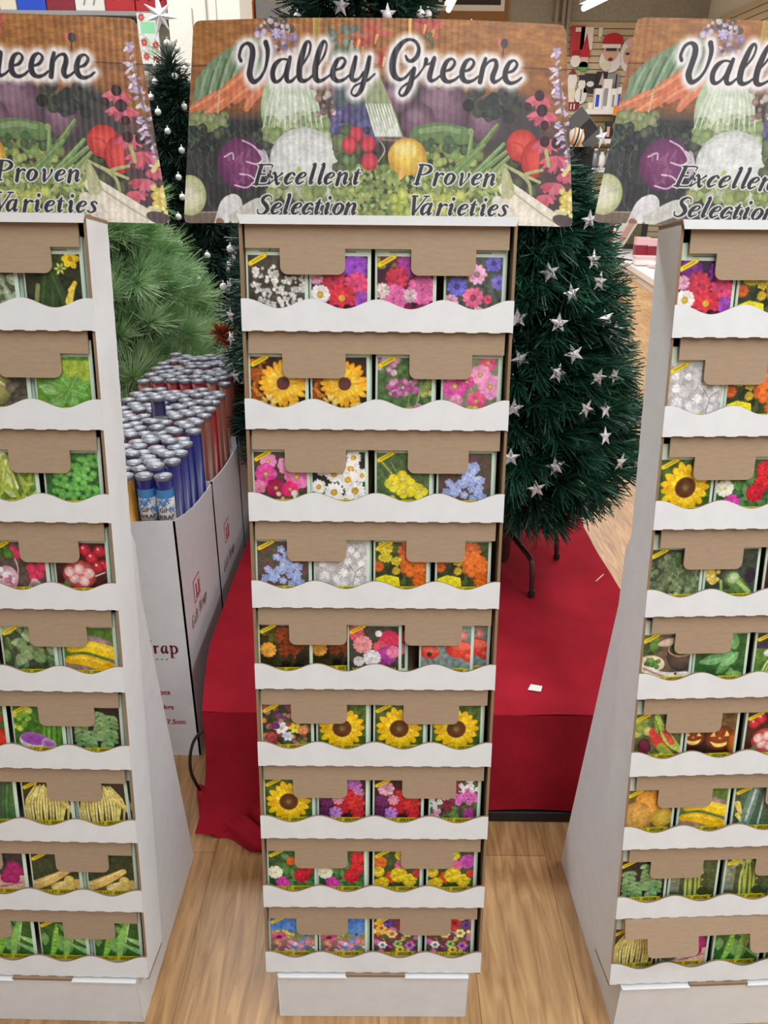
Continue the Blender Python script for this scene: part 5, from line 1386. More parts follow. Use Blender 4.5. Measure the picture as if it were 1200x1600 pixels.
def star_mesh(R, r, t):
    b = MB()
    ring = [(math.sin(i * math.pi / 5) * (R if i % 2 == 0 else r), 0, math.cos(i * math.pi / 5) * (R if i % 2 == 0 else r)) for i in range(10)]
    vs = [(x, -.0008, z) for x, y, z in ring] + [(x, .0008, z) for x, y, z in ring] + [(0, -t, 0), (0, t, 0)]
    fs = []
    for i in range(10):
        j = (i + 1) % 10
        fs += [(i, 20, j), (10 + j, 21, 10 + i), (i, j, 10 + j, 10 + i)]
    b.add(vs, [tuple(reversed(f)) for f in fs])
    return b.mesh('star_ornament', ['silver'])
ME_STAR = star_mesh(.0235, .0095, .005)
def star(px, py, c, rf, label, group, s=1.0, seed=0):
    q = on_tree(px, py, c[0], c[1], rf, 1.03)
    rg = random.Random(seed * 77 + px)
    o = link_mesh('star_ornament', ME_STAR, None, q)
    out = math.atan2(q.x - c[0], -(q.y - c[1]))
    o.rotation_euler = (rg.uniform(-.3, .2), rg.uniform(-.5, .5), out * .7 + rg.uniform(-.25, .25))
    o.scale = (s, s, s)
    return tag(o, label, 'star ornament', group)
for px, py in ((921, 344), (859, 426), (928, 406), (893, 459), (937, 440), (947, 498), (873, 505), (809, 497), (813, 561), (897, 553), (871, 583), (935, 590), (960, 587), (961, 517), (946, 640), (916, 639), (803, 638), (946, 682), (970, 722), (798, 715), (868, 729), (838, 764), (914, 787), (940, 215)):
    star(px, py, AX, rA, 'silvery star ornament on a branch tip of the right-hand tree', 'star ornaments on the tree with metal legs')
for px, py in ((358, 415), (358, 446), (361, 528), (368, 588), (349, 637), (360, 493), (355, 780), (533, 9), (606, 22), (366, 400)):
    star(px, py, BX, rB, 'silvery star ornament on the tall tree behind the middle stand', 'star ornaments on the tall tree behind the middle stand', 1.1, 3)

b = MB(); b.ball((0, 0, 0), .0115, 12, 8); b.tube([(0, 0, .010), (0, 0, .018)], .002, 6)
ME_PEARL = b.mesh('pearl_bauble', ['pearl'], True)
def pearl(px, py, c, rf, label, group, s=1.0):
    q = on_tree(px, py, c[0], c[1], rf, 1.05)
    o = link_mesh('pearl_bauble', ME_PEARL, None, q); o.scale = (s, s, s)
    return tag(o, label, 'bauble', group)
for px, py in ((261, 67), (277, 78), (244, 103), (293, 99), (273, 119), (242, 128), (236, 152), (288, 167), (247, 175), (279, 277), (285, 308), (279, 339), (281, 381), (324, 399), (310, 437), (262, 205), (284, 235)):
    pearl(px, py, CX, rC, 'white pearl bauble on the slim dark tree', 'pearl baubles on the slim dark tree', 1.15)
for px, py in ((360, 389), (349, 448), (657, 22), (668, 23), (736, 42), (604, 24), (465, 27)):
    pearl(px, py, BX, rB, 'white pearl bauble on the tall tree behind the middle stand', 'pearl baubles on the tall tree')
q = at_y(250, 24, 3.58)
b = MB()
for i in range(7):
    a = i * 2 * math.pi / 7 + .25
    L = (.095, .06, .075, .06, .085, .06, .07)[i]
    c, s = math.sin(a), math.cos(a)
    p0 = Vector((c * L, 0, s * L)); w = Vector((s, 0, -c)) * .016
    b.add([w, p0, -w, Vector((0, -.014, 0)), Vector((0, .014, 0))], [(0, 1, 3), (1, 2, 3), (1, 0, 4), (2, 1, 4)])
o = b.build('tree_topper_star', ['topper'], loc=q, rot=(0.1, -.35, 0)); tag(o, 'glittery white star topper on the slim dark tree', 'tree topper')
# a rust coloured flower pick among the branches
q = at_y(346, 521, 2.42)
root = empty('flower_pick', q); tag(root, 'rust orange artificial flower stuck in the branches left of the middle stand', 'artificial flower')
b = MB(); rg = random.Random(4)
for i in range(46):
    a, e = rg.uniform(0, 6.28), rg.uniform(-.4, 1.2); L = rg.uniform(.035, .06)
    d = Vector((math.cos(a) * math.cos(e), -abs(math.sin(e)) * .7, math.sin(a) * math.cos(e))) * L
    s = d.cross(Vector((rg.uniform(-1, 1), rg.uniform(-1, 1), rg.uniform(-1, 1)))).normalized() * .006
    b.add([s * .3, d * .55 + s, d, d * .55 - s, -s * .3], [(0, 1, 2, 3, 4)])
b.build('petals', ['rust'], root)
b = MB(); b.tube([(0, .005, 0), (.03, .10, -.04)], .002, 6); b.build('stem', ['trunk'], root)

# ------------------------------------------------------------------ cartons of gift wrap
def ribbon_text(word, u, r_scale=1.0, adv=None, shear=0.0):
    """raised brush lettering in the x-z plane facing -y"""
    b = MB(); x = 0.0
    W = {'G': 1.35, 'W': 1.65, 'i': .62, 'f': .74, 't': .72, 'r': .76, 'a': .92, 'p': .95, ' ': .5}
    for ch in word:
        for st in SERIF.get(ch, []):
            q = smooth_path([(a + shear * z, z, r * r_scale) for a, z, r in st], 4)
            for i in range(len(q) - 1):
                p0, p1 = Vector((q[i][0] + x, q[i][1], 0)), Vector((q[i + 1][0] + x, q[i + 1][1], 0))
                d = (p1 - p0); 
                if d.length < 1e-6: continue
                n = Vector((-d.y, d.x, 0)).normalized()
                e = d.normalized() * .03
                ps = [p0 - e - n * q[i][2], p1 + e - n * q[i + 1][2], p1 + e + n * q[i + 1][2], p0 - e + n * q[i][2]]
                b.add([(p.x * u, 0, p.y * u) for p in ps], [(0, 1, 2, 3)])
        x += W.get(ch, .8)
    return b
def plain_text(name, s, size, parent, loc, rot, material, bold=0.0):
    cu = bpy.data.curves.new(name, 'FONT'); cu.body = s; cu.size = size; cu.offset = bold
    tmp = bpy.data.objects.new(name, cu)
    COL.objects.link(tmp)
    dg = bpy.context.evaluated_depsgraph_get()
    me = bpy.data.meshes.new_from_object(tmp.evaluated_get(dg))
    bpy.data.objects.remove(tmp)
    me.materials.clear(); me.materials.append(M[material])
    return link_mesh(name, me, parent, loc, rot)

BXR, BXW = -.459, .43
def carton(label, y0, y1, zf, zb, zside):
    root = empty('carton', (BXR - BXW / 2, (y0 + y1) / 2, 0)); tag(root, label, 'carton', 'cartons of gift wrap rolls')
    hw, hd, t = BXW / 2, (y1 - y0) / 2, .004
    b = MB()
    def panel(p0, p1, za, zb_, n, mi=0, dip=0.0):
        d = Vector(n) * t
        f, k = [], []
        for i in range(13):
            s = i / 12
            x, y = p0[0] + (p1[0] - p0[0]) * s, p0[1] + (p1[1] - p0[1]) * s
            z = za + (zb_ - za) * s - dip * math.sin(s * math.pi)
            f.append((Vector((x, y, 0)), Vector((x, y, z)))); k.append((Vector((x, y, 0)) + d, Vector((x, y, z)) + d))
        b.strip(f, k, 0, 0, 0)
    panel((-hw, -hd), (hw, -hd), zf - .10, zf, (0, 1, 0), dip=-.028)
    panel((hw, -hd), (hw, hd), zf, zside, (-1, 0, 0), dip=.012)
    panel((hw, hd), (-hw, hd), zb, zb, (0, -1, 0))
    panel((-hw, hd), (-hw, -hd), zside, zf - .10, (1, 0, 0))
    b.bx(-hw + t, hw - t, -hd + t, hd - t, 0, .004)
    b.build('body', ['white_card'], root)
    return root
c1 = carton('front white carton of gift wrap rolls with red lettering, beside the red platform', 1.522, 1.885, .655, .56, .595)
c2 = carton('second white carton of gift wrap rolls, directly behind the front carton', 1.892, 2.262, .60, .56, .575)
c3 = carton('rearmost white carton of gift wrap rolls below the bright green tree', 2.268, 2.68, .60, .56, .575)
def local(root, p): return Vector(p) - root.location
p = local(c1, at_y(225, 1021, 1.5212))
w = ribbon_text('Gift Wrap', .0225, 1.0)
o = w.build('lettering', ['red_ink'], c1)
xs = [v.co.x for v in o.data.vertices]
o.location = (local(c1, at_y(279, 1020, 1.5212)).x - max(xs), p.y, p.z); o['label'] = 'red serif Gift Wrap lettering on the front'
b = MB()
for i in range(7): b.bx(-.0042 - .0115 * i, .0 - .0115 * i, 0, .0006, 0, .0018)
b.build('dotted_line', ['black_ink'], c1, loc=local(c1, at_y(262, 1031, 1.5208)))
for s, x, y in (('pcs', 250, 1085), ('kgs', 256, 1108), ('7.5cm', 261, 1131)):
    q = local(c1, at_y(x, y, 1.5212)); plain_text('lettering', s, .0195, c1, q, (math.pi / 2, 0, 0), 'red_ink', .0006)
for root, (x, y), (x2, y2) in ((c1, (313, 957), (309, 928)), (c2, (360, 872), (352, 845))):
    w = ribbon_text('Gift Wrap', .019, .9, shear=.2)
    q = local(root, at_x(x, y, BXR + .0008)); q.y = -.135
    w.build('lettering', ['red_ink'], root, loc=q, rot=(0, 0, math.pi / 2))
    b = MB()
    b.bx(-.030, .030, 0, .0004, -.030, .030); b.bx(-.026, .026, -.0004, 0, -.026, .026, 1)
    b.tube([(-.012, -.0008, -.018), (-.012, -.0008, .016)], .0025, 6); b.tube([(.012, -.0008, -.018), (.012, -.0008, .016)], .0025, 6); b.tube([(-.018, -.0008, -.018), (.018, -.0008, -.018)], .0025, 6)
    q = local(root, at_x(x2, y2, BXR + .0008)); q.y = -.06; q.z += .02
    b.build('handling_mark', ['red_ink', 'white_card'], root, loc=q, rot=(0, 0, math.pi / 2))

def roll_mesh(body, label=False):
    b = MB()
    R = .0188
    seg = 18
    b.lathe([(R, 0), (R, .990)], seg, 0)
    b2 = MB()
    # silvery shrink-film end: a slightly dished cap with a rim
    b2.lathe([(R + .0002, .990), (R + .0012, .996), (R + .0008, 1.0), (R * .8, .9985), (R * .4, .9945), (R * .2, .996)], seg, 0)
    return b.mesh('film_sleeve', [body], True), b2.mesh('end_cap', ['foil'], False)
RM = {k: roll_mesh(k) for k in ('roll_blue', 'roll_navy', 'roll_red', 'roll_gold', 'roll_bronze')}
rg = random.Random(31)
def roll(x, y, z1, kind, label, group, tilt=True):
    root = empty('gift_wrap_roll', (x, y, .0045)); tag(root, label, 'gift wrap roll', group)
    h = z1 - .0045
    for n, me in zip(('film_sleeve', 'end_cap'), RM[kind]):
        o = link_mesh(n, me, root); o.scale = (1, 1, h)
    if tilt: root.rotation_euler = (rg.uniform(-.006, .006), rg.uniform(-.006, .006), rg.uniform(0, 6.28))
    return root
def fill(y0, y1, ztop, kinds, where, group, xr, skip=()):
    dy, dx = .0352, .0405
    row = 0
    y = y0 + .024
    while y < y1 - .022:
        x = xr - .022 - (dx / 2 if row % 2 else 0)
        col = 0
        while x > xr - .27:
            z = ztop + rg.uniform(-.006, .006)
            kind = kinds[0] if col == 0 and rg.random() < .85 else kinds[rg.randrange(len(kinds))]
            if row == 0 and y0 < 1.6: kind = ('roll_blue', 'roll_blue', 'roll_gold', 'roll_gold', 'roll_blue', 'roll_red', 'roll_blue')[min(col, 6)]
            lab = f'{dict(roll_blue="blue", roll_navy="navy", roll_red="dark red", roll_gold="gold", roll_bronze="bronze")[kind]} gift wrap roll with a silvery end, {where}'
            if (row, col) in skip:
                z += .045; kind = 'roll_navy'
                lab = 'dark blue gift wrap roll standing taller than its neighbours in the second carton'
            r_ = roll(x, y, z, kind, lab, group)
            if row == 0 and y0 < 1.6 and kind == 'roll_blue':
                b = MB()
                b.lathe([(.0191, 0), (.0191, .09)], 18, 0); 
                lb = b.build('printed_band', ['white'], r_, True, loc=(0, 0, z - .125))
                for wd, zz in (('GIFT', .034), ('WRAP', .018)):
                    tx = plain_text('band_lettering', wd, .0135, lb, (0, 0, zz + .006), None, 'black_ink', .0003)
                    x0 = max(v.co.x for v in tx.data.vertices) / 2
                    for v in tx.data.vertices:
                        a_ = -math.pi / 2 + .12 + (v.co.x - x0) / .0194
                        v.co = (.0194 * math.cos(a_), .0194 * math.sin(a_), v.co.y)
                b = MB(); b.lathe([(.0193, .072), (.0193, .092)], 18, 0); b.build('blue_edge', ['lightblue'], lb)
                b = MB()
                for j, (a0, zc, rr) in enumerate(((-1.95, .064, .011), (-1.15, .068, .010), (-1.55, .058, .008), (-2.5, .045, .010), (-.6, .045, .010))):
                    for e in range(3):
                        for sgn in (-1, 1):
                            an = e * math.pi / 3; b.tube([(.0194 * math.cos(a0 + t * rr * math.cos(an) / .0194), .0194 * math.sin(a0 + t * rr * math.cos(an) / .0194), zc + t * rr * math.sin(an)) for t in (0, .5 * sgn, sgn)], .0013, 4)
                b.build('snowflake_print', ['lightblue'], lb)
                r_.rotation_euler = (0, 0, 0)
            x -= dx; col += 1
        y += dy; row += 1
fill(1.526, 1.892, .757, ['roll_blue', 'roll_navy', 'roll_red'], 'in the front carton', 'gift wrap rolls in the front carton', BXR)
fill(1.888, 2.262, .757, ['roll_bronze', 'roll_red', 'roll_navy'], 'in the second carton', 'gift wrap rolls in the second carton', BXR - .006, skip={(2, 3)})
fill(2.262, 2.67, .770, ['roll_bronze', 'roll_red'], 'in the rearmost carton', 'gift wrap rolls in the rearmost carton', BXR - .006)
# ------------------------------------------------------------------ the store behind
# beige slatwall on the back wall and on the right wall
def slatwall(name, label, x0, x1, z1, loc, rz):
    b = MB()
    b.bx(x0, x1, 0, .012, 0, z1, 1)
    z = 0.0
    while z < z1 - .02:
        b.bx(x0, x1, -.012, 0, z + .014, min(z1, z + .096), 0); z += .096
    o = b.build(name, ['slat', 'slat_gap'], loc=loc, rot=(0, 0, rz))
    return tag(o, label, 'slatwall panel')
slatwall('slatwall_panel', 'beige slatwall panel on the back wall with hanging decorations', 0, WALL_X - 2.62 - .01, 3.55, (2.62, WALL_Y - .013, 0), 0)
slatwall('slatwall_panel', 'beige slatwall panel running along the side wall at far right', 0, 6.5, 3.55, (WALL_X - .013, WALL_Y - .04, 0), -math.pi / 2)
# window, timber band and pipes high on the back wall
q0, q1 = at_y(540, 13, WALL_Y - .05), at_y(788, 12, WALL_Y - .05)
b = MB()
b.bx(q0.x, q1.x, -.02, .03, -.05, .03, 0)
b.bx(q1.x - .06, q1.x, -.02, .03, .03, .62, 0); b.bx(q0.x, q0.x + .06, -.02, .03, .03, .62, 0); b.bx(q0.x, q1.x, -.02, .03, .62, .68, 0)
xm = at_y(688, 5, WALL_Y - .05).x; b.bx(xm - .03, xm + .03, -.02, .03, .03, .62, 0)
wn = b.build('window_1', ['white'], loc=(0, WALL_Y - .05, q1.z)); tag(wn, kind='structure')
b = MB(); b.bx(q0.x + .06, q1.x - .06, .012, .018, .03, .62); b.build('window_glass', ['dark_glass'], wn)
b = MB(); b.bx(q0.x - .2, q1.x + .07, -.012, .028, -.30, -.052); b.bx(q1.x + .002, q1.x + .07, -.012, .028, -.05, .7)
tag(b.build('trim_1', ['brown_wood'], loc=(0, WALL_Y - .03, q1.z)), kind='structure')
b = MB()
for px in (870, 881, 889): x = at_y(px, 20, WALL_Y - .08).x; b.tube([(x, WALL_Y - .08, 0.2), (x, WALL_Y - .08, CEIL + .55)], .03, 10)
tag(b.build('trim_2', ['grey_wall']), kind='structure')

def tube_light(label, a, c):
    root = empty('tube_light', (Vector(a) + Vector(c)) / 2); tag(root, label, 'ceiling light', 'fluorescent tube lights')
    o = root.location
    b = MB(); b.tube([Vector(a) - o, Vector(c) - o], .04, 12); b.build('tube', ['tube'], root, True)
    d = (Vector(c) - Vector(a)).normalized()
    s = Vector((-d.y, d.x, 0)) * .08; u = Vector((0, 0, 1))
    b = MB()
    for e in (Vector(a), Vector(c)):
        p = e - o
        b.add([p - s + u * .05, p + s + u * .05, p + s + u * .11, p - s + u * .11], [(0, 1, 2, 3)])
    A, Cc = Vector(a) - o, Vector(c) - o
    b.add([A - s + u * .05, A + s + u * .05, Cc + s + u * .05, Cc - s + u * .05, A - s * .6 + u * .12, A + s * .6 + u * .12, Cc + s * .6 + u * .12, Cc - s * .6 + u * .12], [(0, 1, 2, 3), (4, 7, 6, 5), (0, 3, 7, 4), (1, 5, 6, 2), (0, 4, 5, 1), (3, 2, 6, 7)])
    hs = b.build('housing', ['white'], root)
    b = MB()
    for e in (A, Cc): b.tube([e * .8 + u * .12, e * .8 + u * (CEIL + .6 - o.z)], .006, 6)
    b.build('hanger', ['grey'], root)
tube_light('lit fluorescent tube hanging near the window at the top middle', at_z(701, 15, 3.62), at_z(722, -30, 3.62))
tube_light('lit fluorescent tube slanting above the slatwall at the top right', at_z(912, 13, 3.62), at_z(975, -18, 3.62))

# goods on the slatwall (hung on short hooks a little in front of it)
def hung(px, py, w, h, name, label, cat, parts, y=WALL_Y - .06, group=None):
    """parts: (shape, part name, x0, z0, x1, z1, material) in fractions of the thing, from its lower left"""
    root = empty(name, at_y(px, py, y)); tag(root, label, cat, group)
    for sh, pn, x0, z0, x1, z1, m in parts:
        X0, X1, Z0, Z1 = (x0 - .5) * w, (x1 - .5) * w, (z0 - .5) * h, (z1 - .5) * h
        dpt = .012 + .004 * len(root.children)
        b = MB()
        if sh == 'box': b.bx(X0, X1, -dpt, .012, Z0, Z1)
        else:
            n = 24; c = ((X0 + X1) / 2, (Z0 + Z1) / 2)
            pl = [(c[0] + (X1 - X0) / 2 * math.cos(2 * math.pi * i / n), c[1] + (Z1 - Z0) / 2 * math.sin(2 * math.pi * i / n)) for i in range(n)]
            if sh == 'tri': pl = [(X0, Z0), (X1, Z0), (c[0], Z1)]
            b.prism([(x, -dpt, z) for x, z in pl], [(x, .012, z) for x, z in pl])
            k = len(pl)
        b.build(pn, [m], root)
    b = MB(); b.tube([(0, .012, h * .42), (0, .046, h * .42)], .004, 6); b.build('hook', ['grey'], root)
    return root
K = 14.44 / 1197 * 1.0
face = lambda skin: [('ell', 'beard', .02, .0, .98, .62, 'white'), ('ell', 'face', .15, .28, .8, .78, skin), ('ell', 'cap', .1, .62, .95, 1.0, 'red'), ('box', 'cap_brim', .08, .62, .86, .72, 'white'), ('box', 'eyes', .25, .55, .7, .62, 'dark'), ('ell', 'mouth', .38, .3, .58, .38, 'crimson'), ('ell', 'beard_curl', .1, .05, .5, .3, 'cream')]
hung(902, 64, .22, .42, 'red_package', 'red hanging package at the top of the back slatwall', 'package', [('box', 'wrapper', 0, 0, 1, 1, 'red'), ('box', 'white_tag', .3, .8, .7, .94, 'white')])
hung(916, 66, .2, .42, 'paper_hat_pack', 'red and white cone hat pack beside the red hanging package', 'package', [('box', 'sleeve', 0, .25, 1, 1, 'white'), ('tri', 'hat', .05, 0, .95, .8, 'red')])
hung(938, 53, .06, .18, 'hang_tag', 'small white tag hanging alone near the top of the slatwall', 'tag', [('box', 'card', 0, .3, 1, 1, 'white'), ('box', 'strip', .3, 0, .6, .3, 'cream')])
hung(955, 83, .38, .56, 'bearded_face_plaque', 'bearded face plaque with red cap in the middle of the slatwall', 'wall decoration', face('skin'))
hung(985, 86, .34, .5, 'pale_face_plaque', 'pale face plaque partly behind the right stand header', 'wall decoration', [('ell', 'head', 0, 0, 1, 1, 'white'), ('ell', 'face', .15, .2, .8, .75, 'skin'), ('box', 'eyes', .25, .5, .75, .56, 'dark'), ('ell', 'cap', .2, .72, .95, 1.0, 'pink')])
hung(899, 92, .16, .24, 'white_mitten', 'small white stocking below the red hanging package', 'wall decoration', [('box', 'cuff', .1, .6, .9, 1, 'cream'), ('ell', 'foot', 0, 0, 1, .7, 'white')])
hung(912, 94, .14, .2, 'pink_card', 'small pinkish card below the cone hats', 'card', [('box', 'card', 0, 0, 1, 1, 'pink')])
hung(911, 104, .18, .14, 'green_pouch', 'small green pouch lowest in its column on the slatwall', 'pouch', [('ell', 'pouch', 0, 0, 1, 1, 'green')])
hung(893, 134, .16, .5, 'tall_white_figure', 'tall white figure with dark red hat next to the middle stand header', 'wall decoration', [('box', 'body', .1, 0, .9, .8, 'cream'), ('ell', 'head', 0, .4, 1, .9, 'white'), ('tri', 'hat', .05, .82, .95, 1, 'crimson')])
hung(908, 140, .2, .42, 'snowman_plaque', 'white snowman plaque hanging under the cards', 'wall decoration', [('ell', 'belly', 0, 0, 1, .6, 'white'), ('ell', 'head', .2, .5, .8, .86, 'white'), ('box', 'hat', .25, .82, .75, 1, 'dark'), ('box', 'buttons', .45, .1, .55, .5, 'grey')])
hung(922, 130, .2, .28, 'dark_framed_picture', 'dark framed picture with a pale motif on the slatwall', 'picture', [('box', 'frame', 0, 0, 1, 1, 'dark'), ('ell', 'motif', .2, .3, .8, .6, 'white')])
hung(940, 125, .18, .24, 'gnome_picture', 'dark picture with a pink figure beside the dark framed one', 'picture', [('box', 'frame', 0, 0, 1, 1, 'dark'), ('tri', 'figure', .25, .2, .8, .95, 'pink')])
hung(957, 128, .22, .24, 'grey_plaque', 'grey plaque hung just above the boxed goods on the shelf', 'wall decoration', [('box', 'board', 0, 0, 1, 1, 'grey'), ('box', 'bar', .7, .05, .8, .95, 'dark')])
hung(896, 166, .18, .12, 'red_striped_pack', 'red and white striped pack low beside the middle stand header', 'package', [('box', 'pack', 0, 0, 1, 1, 'crimson'), ('box', 'stripe', .2, .1, .3, .8, 'white'), ('box', 'stripe', .5, .1, .6, .8, 'white')])

# white shelves on the slatwall
def wall_shelf(px0, px1, py, label, depth=.36):
    a, c = at_y(px0, py, WALL_Y - .03 - depth), at_y(px1, py, WALL_Y - .03 - depth)
    root = empty('wall_shelf', ((a.x + c.x) / 2, WALL_Y - .03, a.z)); tag(root, label, 'shelf', 'white shelves on the slatwall')
    h = (c.x - a.x) / 2
    b = MB(); b.bx(-h, h, -depth, 0, -.02, .02); b.bx(-h, h, -depth - .01, -depth, -.05, .022); b.build('board', ['shelf_white'], root, bevel=.003)
    for s in (-1, 1):
        b = MB(); b.prism([(s * (h - .02) - .006, 0, -.02), (s * (h - .02) - .006, -depth * .9, -.02), (s * (h - .02) - .006, 0, -.16)], [(s * (h - .02) + .006, 0, -.02), (s * (h - .02) + .006, -depth * .9, -.02), (s * (h - .02) + .006, 0, -.16)]); b.build('bracket', ['grey'], root)
    return root
S1 = wall_shelf(910, 972, 173, 'upper white shelf with blue and white boxed goods')
S2 = wall_shelf(924, 972, 219, 'middle white shelf above the star tree')
S3 = wall_shelf(916, 972, 264, 'lowest white shelf with clear glassy goods')
def boxed(px0, px1, root, hgt, dy, name, label, cat, mats, d=.12):
    y = root.location.y - .3 + dy
    x0, x1 = at_y(px0, 170, y).x, at_y(px1, 170, y).x
    z = root.location.z + .0225
    o = empty(name, ((x0 + x1) / 2, y, z)); tag(o, label, cat)
    h = (x1 - x0) / 2
    b = MB(); b.bx(-h, h, -d / 2, d / 2, 0, hgt); b.build('box_body', [mats[0]], o, bevel=.004)
    b = MB(); b.bx(-h * .7, h * .2, -d / 2 - .004, -d / 2 + .002, hgt * .12, hgt * .7); b.build('front_print', [mats[1]], o)
    if len(mats) > 2: b = MB(); b.bx(h * .3, h * .85, -d / 2 - .004, -d / 2 + .002, hgt * .2, hgt * .8); b.build('side_print', [mats[2]], o)
    return o
boxed(926, 938, S1, .30, .0, 'gift_box', 'box with blue print at the left end of the upper shelf', 'box', ['white', 'blue'])
boxed(938, 951, S1, .44, .05, 'tall_white_box', 'tall white box with a round motif on the upper shelf', 'box', ['white', 'grey'])
boxed(952, 960, S1, .30, .0, 'white_box', 'plain white box right of the tall one on the upper shelf', 'box', ['white', 'grey'])
boxed(960.5, 970, S1, .32, .0, 'blue_box', 'white box with deep blue print at the right of the upper shelf', 'box', ['white', 'blue'])
boxed(917, 925, S1, .10, .0, 'clear_pack', 'low pale pack at the end of the upper shelf', 'package', ['cream', 'white'])
b = MB(); b.bx(-.05, .05, -.004, .004, -.07, .07); tag(b.build('orange_price_tag', ['orange'], loc=at_y(963, 173, WALL_Y - .42), bevel=.004), 'orange price tag on the front edge of the upper shelf', 'price tag')
boxed(938, 948, S2, .20, .0, 'olive_package', 'olive patterned package on the middle shelf', 'package', ['olive', 'yellowish'])
boxed(949, 959, S2, .26, .02, 'dark_package', 'dark package on the middle shelf', 'package', ['dark', 'skin'])
boxed(960, 970, S2, .14, .0, 'black_package', 'low black package at the right of the middle shelf', 'package', ['black_metal', 'white'])
def jar(px, root, h, r, label, m='foil'):
    y = root.location.y - .24
    o = empty('glass_ornament', (at_y(px, 250, y).x, y, root.location.z + .0225)); tag(o, label, 'ornament', 'glassy ornaments on the lowest shelf')
    b = MB(); b.lathe([(r * .6, 0), (r, h * .3), (r * .9, h * .7), (r * .4, h * .9)], 14); b.build('bowl', [m], o, True)
    b = MB(); b.lathe([(r * .42, h * .9), (r * .45, h)], 12); b.build('stopper', ['white'], o)
for i, px in enumerate((921, 930, 940, 950)): jar(px, S3, .24 + .05 * (i % 2), .07, ('first', 'second', 'third', 'fourth')[i] + ' glassy ornament from the left on the lowest shelf', 'foil' if i % 2 else 'white')

# a dark rack end with a tilted grey card, behind the star tree
q = at_y(893, 250, 5.2)
root = empty('goods_rack', (q.x - .02, 5.2, 0)); tag(root, 'dark goods rack behind the star tree beside the middle stand header', 'rack')
b = MB(); b.bx(-.16, .06, -.15, .15, 0, .06); b.bx(-.16, .18, .12, .15, .06, 1.50); b.bx(-.16, .02, .12, .15, 1.50, 1.60); b.bx(.10, .13, -.02, .12, 1.46, 1.50); b.build('frame', ['black_metal'], root)
for z in (.5, .9, 1.25): b = MB(); b.bx(-.16, .06, -.15, .12, z, z + .02); b.build('shelf', ['black_metal'], root)
rz = q.x - .02
for i, (dx, z, w, h, m, lb) in enumerate(((-.06, 1.27, .14, .20, 'dark', 'black packed goods on the top rack shelf'), (-.05, .92, .16, .22, 'dark', 'dark package on the middle rack shelf'))):
    b = MB(); b.bx(-w / 2, w / 2, -.1, .05, 0, h); tag(b.build('dark_package', [m], loc=(rz + dx, 5.2, z + .0005), bevel=.01), lb, 'package')
q = at_y(900, 214, 5.1)
b = MB(); b.ball((0, 0, 0), .05, 14, 8); b.tube([(0, .045, .01), (0, .222, .02)], .003, 6)
o = b.build('striped_bauble', ['white'], smooth=True, loc=q); tag(o, 'white bauble with orange stripes above the star tree', 'bauble')
for k in (-1, 0, 1):
    b = MB(); b.tube([(-.052 + .016 * abs(k), -.052 * math.cos(t) , .052 * math.sin(t)) if False else (k * .022 + .012 * math.sin(t), -math.sqrt(max(0, .0515 ** 2 - (k * .022 + .012 * math.sin(t)) ** 2)) * math.cos(t), math.sqrt(max(0, .0515 ** 2 - (k * .022 + .012 * math.sin(t)) ** 2)) * math.sin(t)) for t in np.linspace(-1.3, 1.3, 9)], .005, 6); b.build('orange_stripe' if k else 'dark_stripe', ['orange' if k else 'dark'], o)
q = at_y(914, 202, 5.21)
root = empty('grey_box_lid', q); tag(root, 'tilted dark grey cardboard box lid above the star tree', 'box lid')
root.rotation_euler = (.1, math.radians(46), 0)
b = MB(); b.bx(-.115, .115, -.01, .01, -.062, .062); b.build('panel', ['greycard'], root, bevel=.003)
b = MB(); b.bx(-.03, .05, -.012, .0, -.058, .058); b.build('darker_strip', ['dark'], root)

# low white gondola shelf far on the right
g0, g1 = at_z(1020.5, 458.5, 0), at_z(953.5, 411.5, 0)
d = (g1 - g0); ang = math.atan2(d.y, d.x)
root = empty('gondola_shelf', g1, ang - math.pi / 2); tag(root, 'low white gondola shelf on the wooden floor at the far right', 'gondola shelf')
LG = 8.0
b = MB(); b.bx(0.0, 1.02, -LG, 1.2, 0, .085); b.build('kick_base', ['shelf_white'], root)
b = MB(); b.bx(-.03, 1.02, -LG, 1.2, .125, .17); b.bx(-.035, -.028, -LG, 1.2, .10, .175); b.build('shelf_deck', ['shelf_white'], root, bevel=.004)
b = MB(); b.bx(.99, 1.02, -LG, 1.2, .17, .66); b.build('back_panel', ['grey'], root)
GM = Matrix.Translation(root.location) @ Matrix.Rotation(root.rotation_euler.z, 4, 'Z')
def on_deck(px, py, dz=0): return at_z(px, py, .1762 + dz)
def item(px, py, w, d_, h, name, label, cat, mats, rot=None, group=None):
    o = empty(name, on_deck(px, py), root.rotation_euler.z if rot is None else rot); tag(o, label, cat, group)
    b = MB(); b.bx(-w / 2, w / 2, -d_ / 2, d_ / 2, 0, h); b.build('body', [mats[0]], o, bevel=.006)
    b = MB(); b.bx(-w / 2 - .004, w / 2 * .6, -d_ / 2 - .006, d_ / 2 * .6, h * .1, h * .62); b.build('band', [mats[1]], o)
    return o
item(1001, 401, .22, .22, .28, 'candle_jar_pack', 'pack of candles in pink and dark red at the end of the low white shelf', 'package', ['pink', 'crimson'])
item(1019, 402, .2, .2, .27, 'candle_box', 'box of candles with a pink lid behind the candle pack', 'package', ['pink', 'crimson'])
item(1007, 414, .3, .2, .12, 'pink_pouch', 'soft pale pink pouch lying in front of the candle pack', 'pouch', ['pink', 'white'])
item(1019, 417, .12, .3, .06, 'white_stick_pack', 'white stick pack lying beside the pink pouch', 'package', ['white', 'pink'])
o = empty('leaning_white_box', on_deck(960, 392) + Vector((0, 0, .054)), .3); tag(o, 'long white box leaning at a slant on the low shelf', 'box')
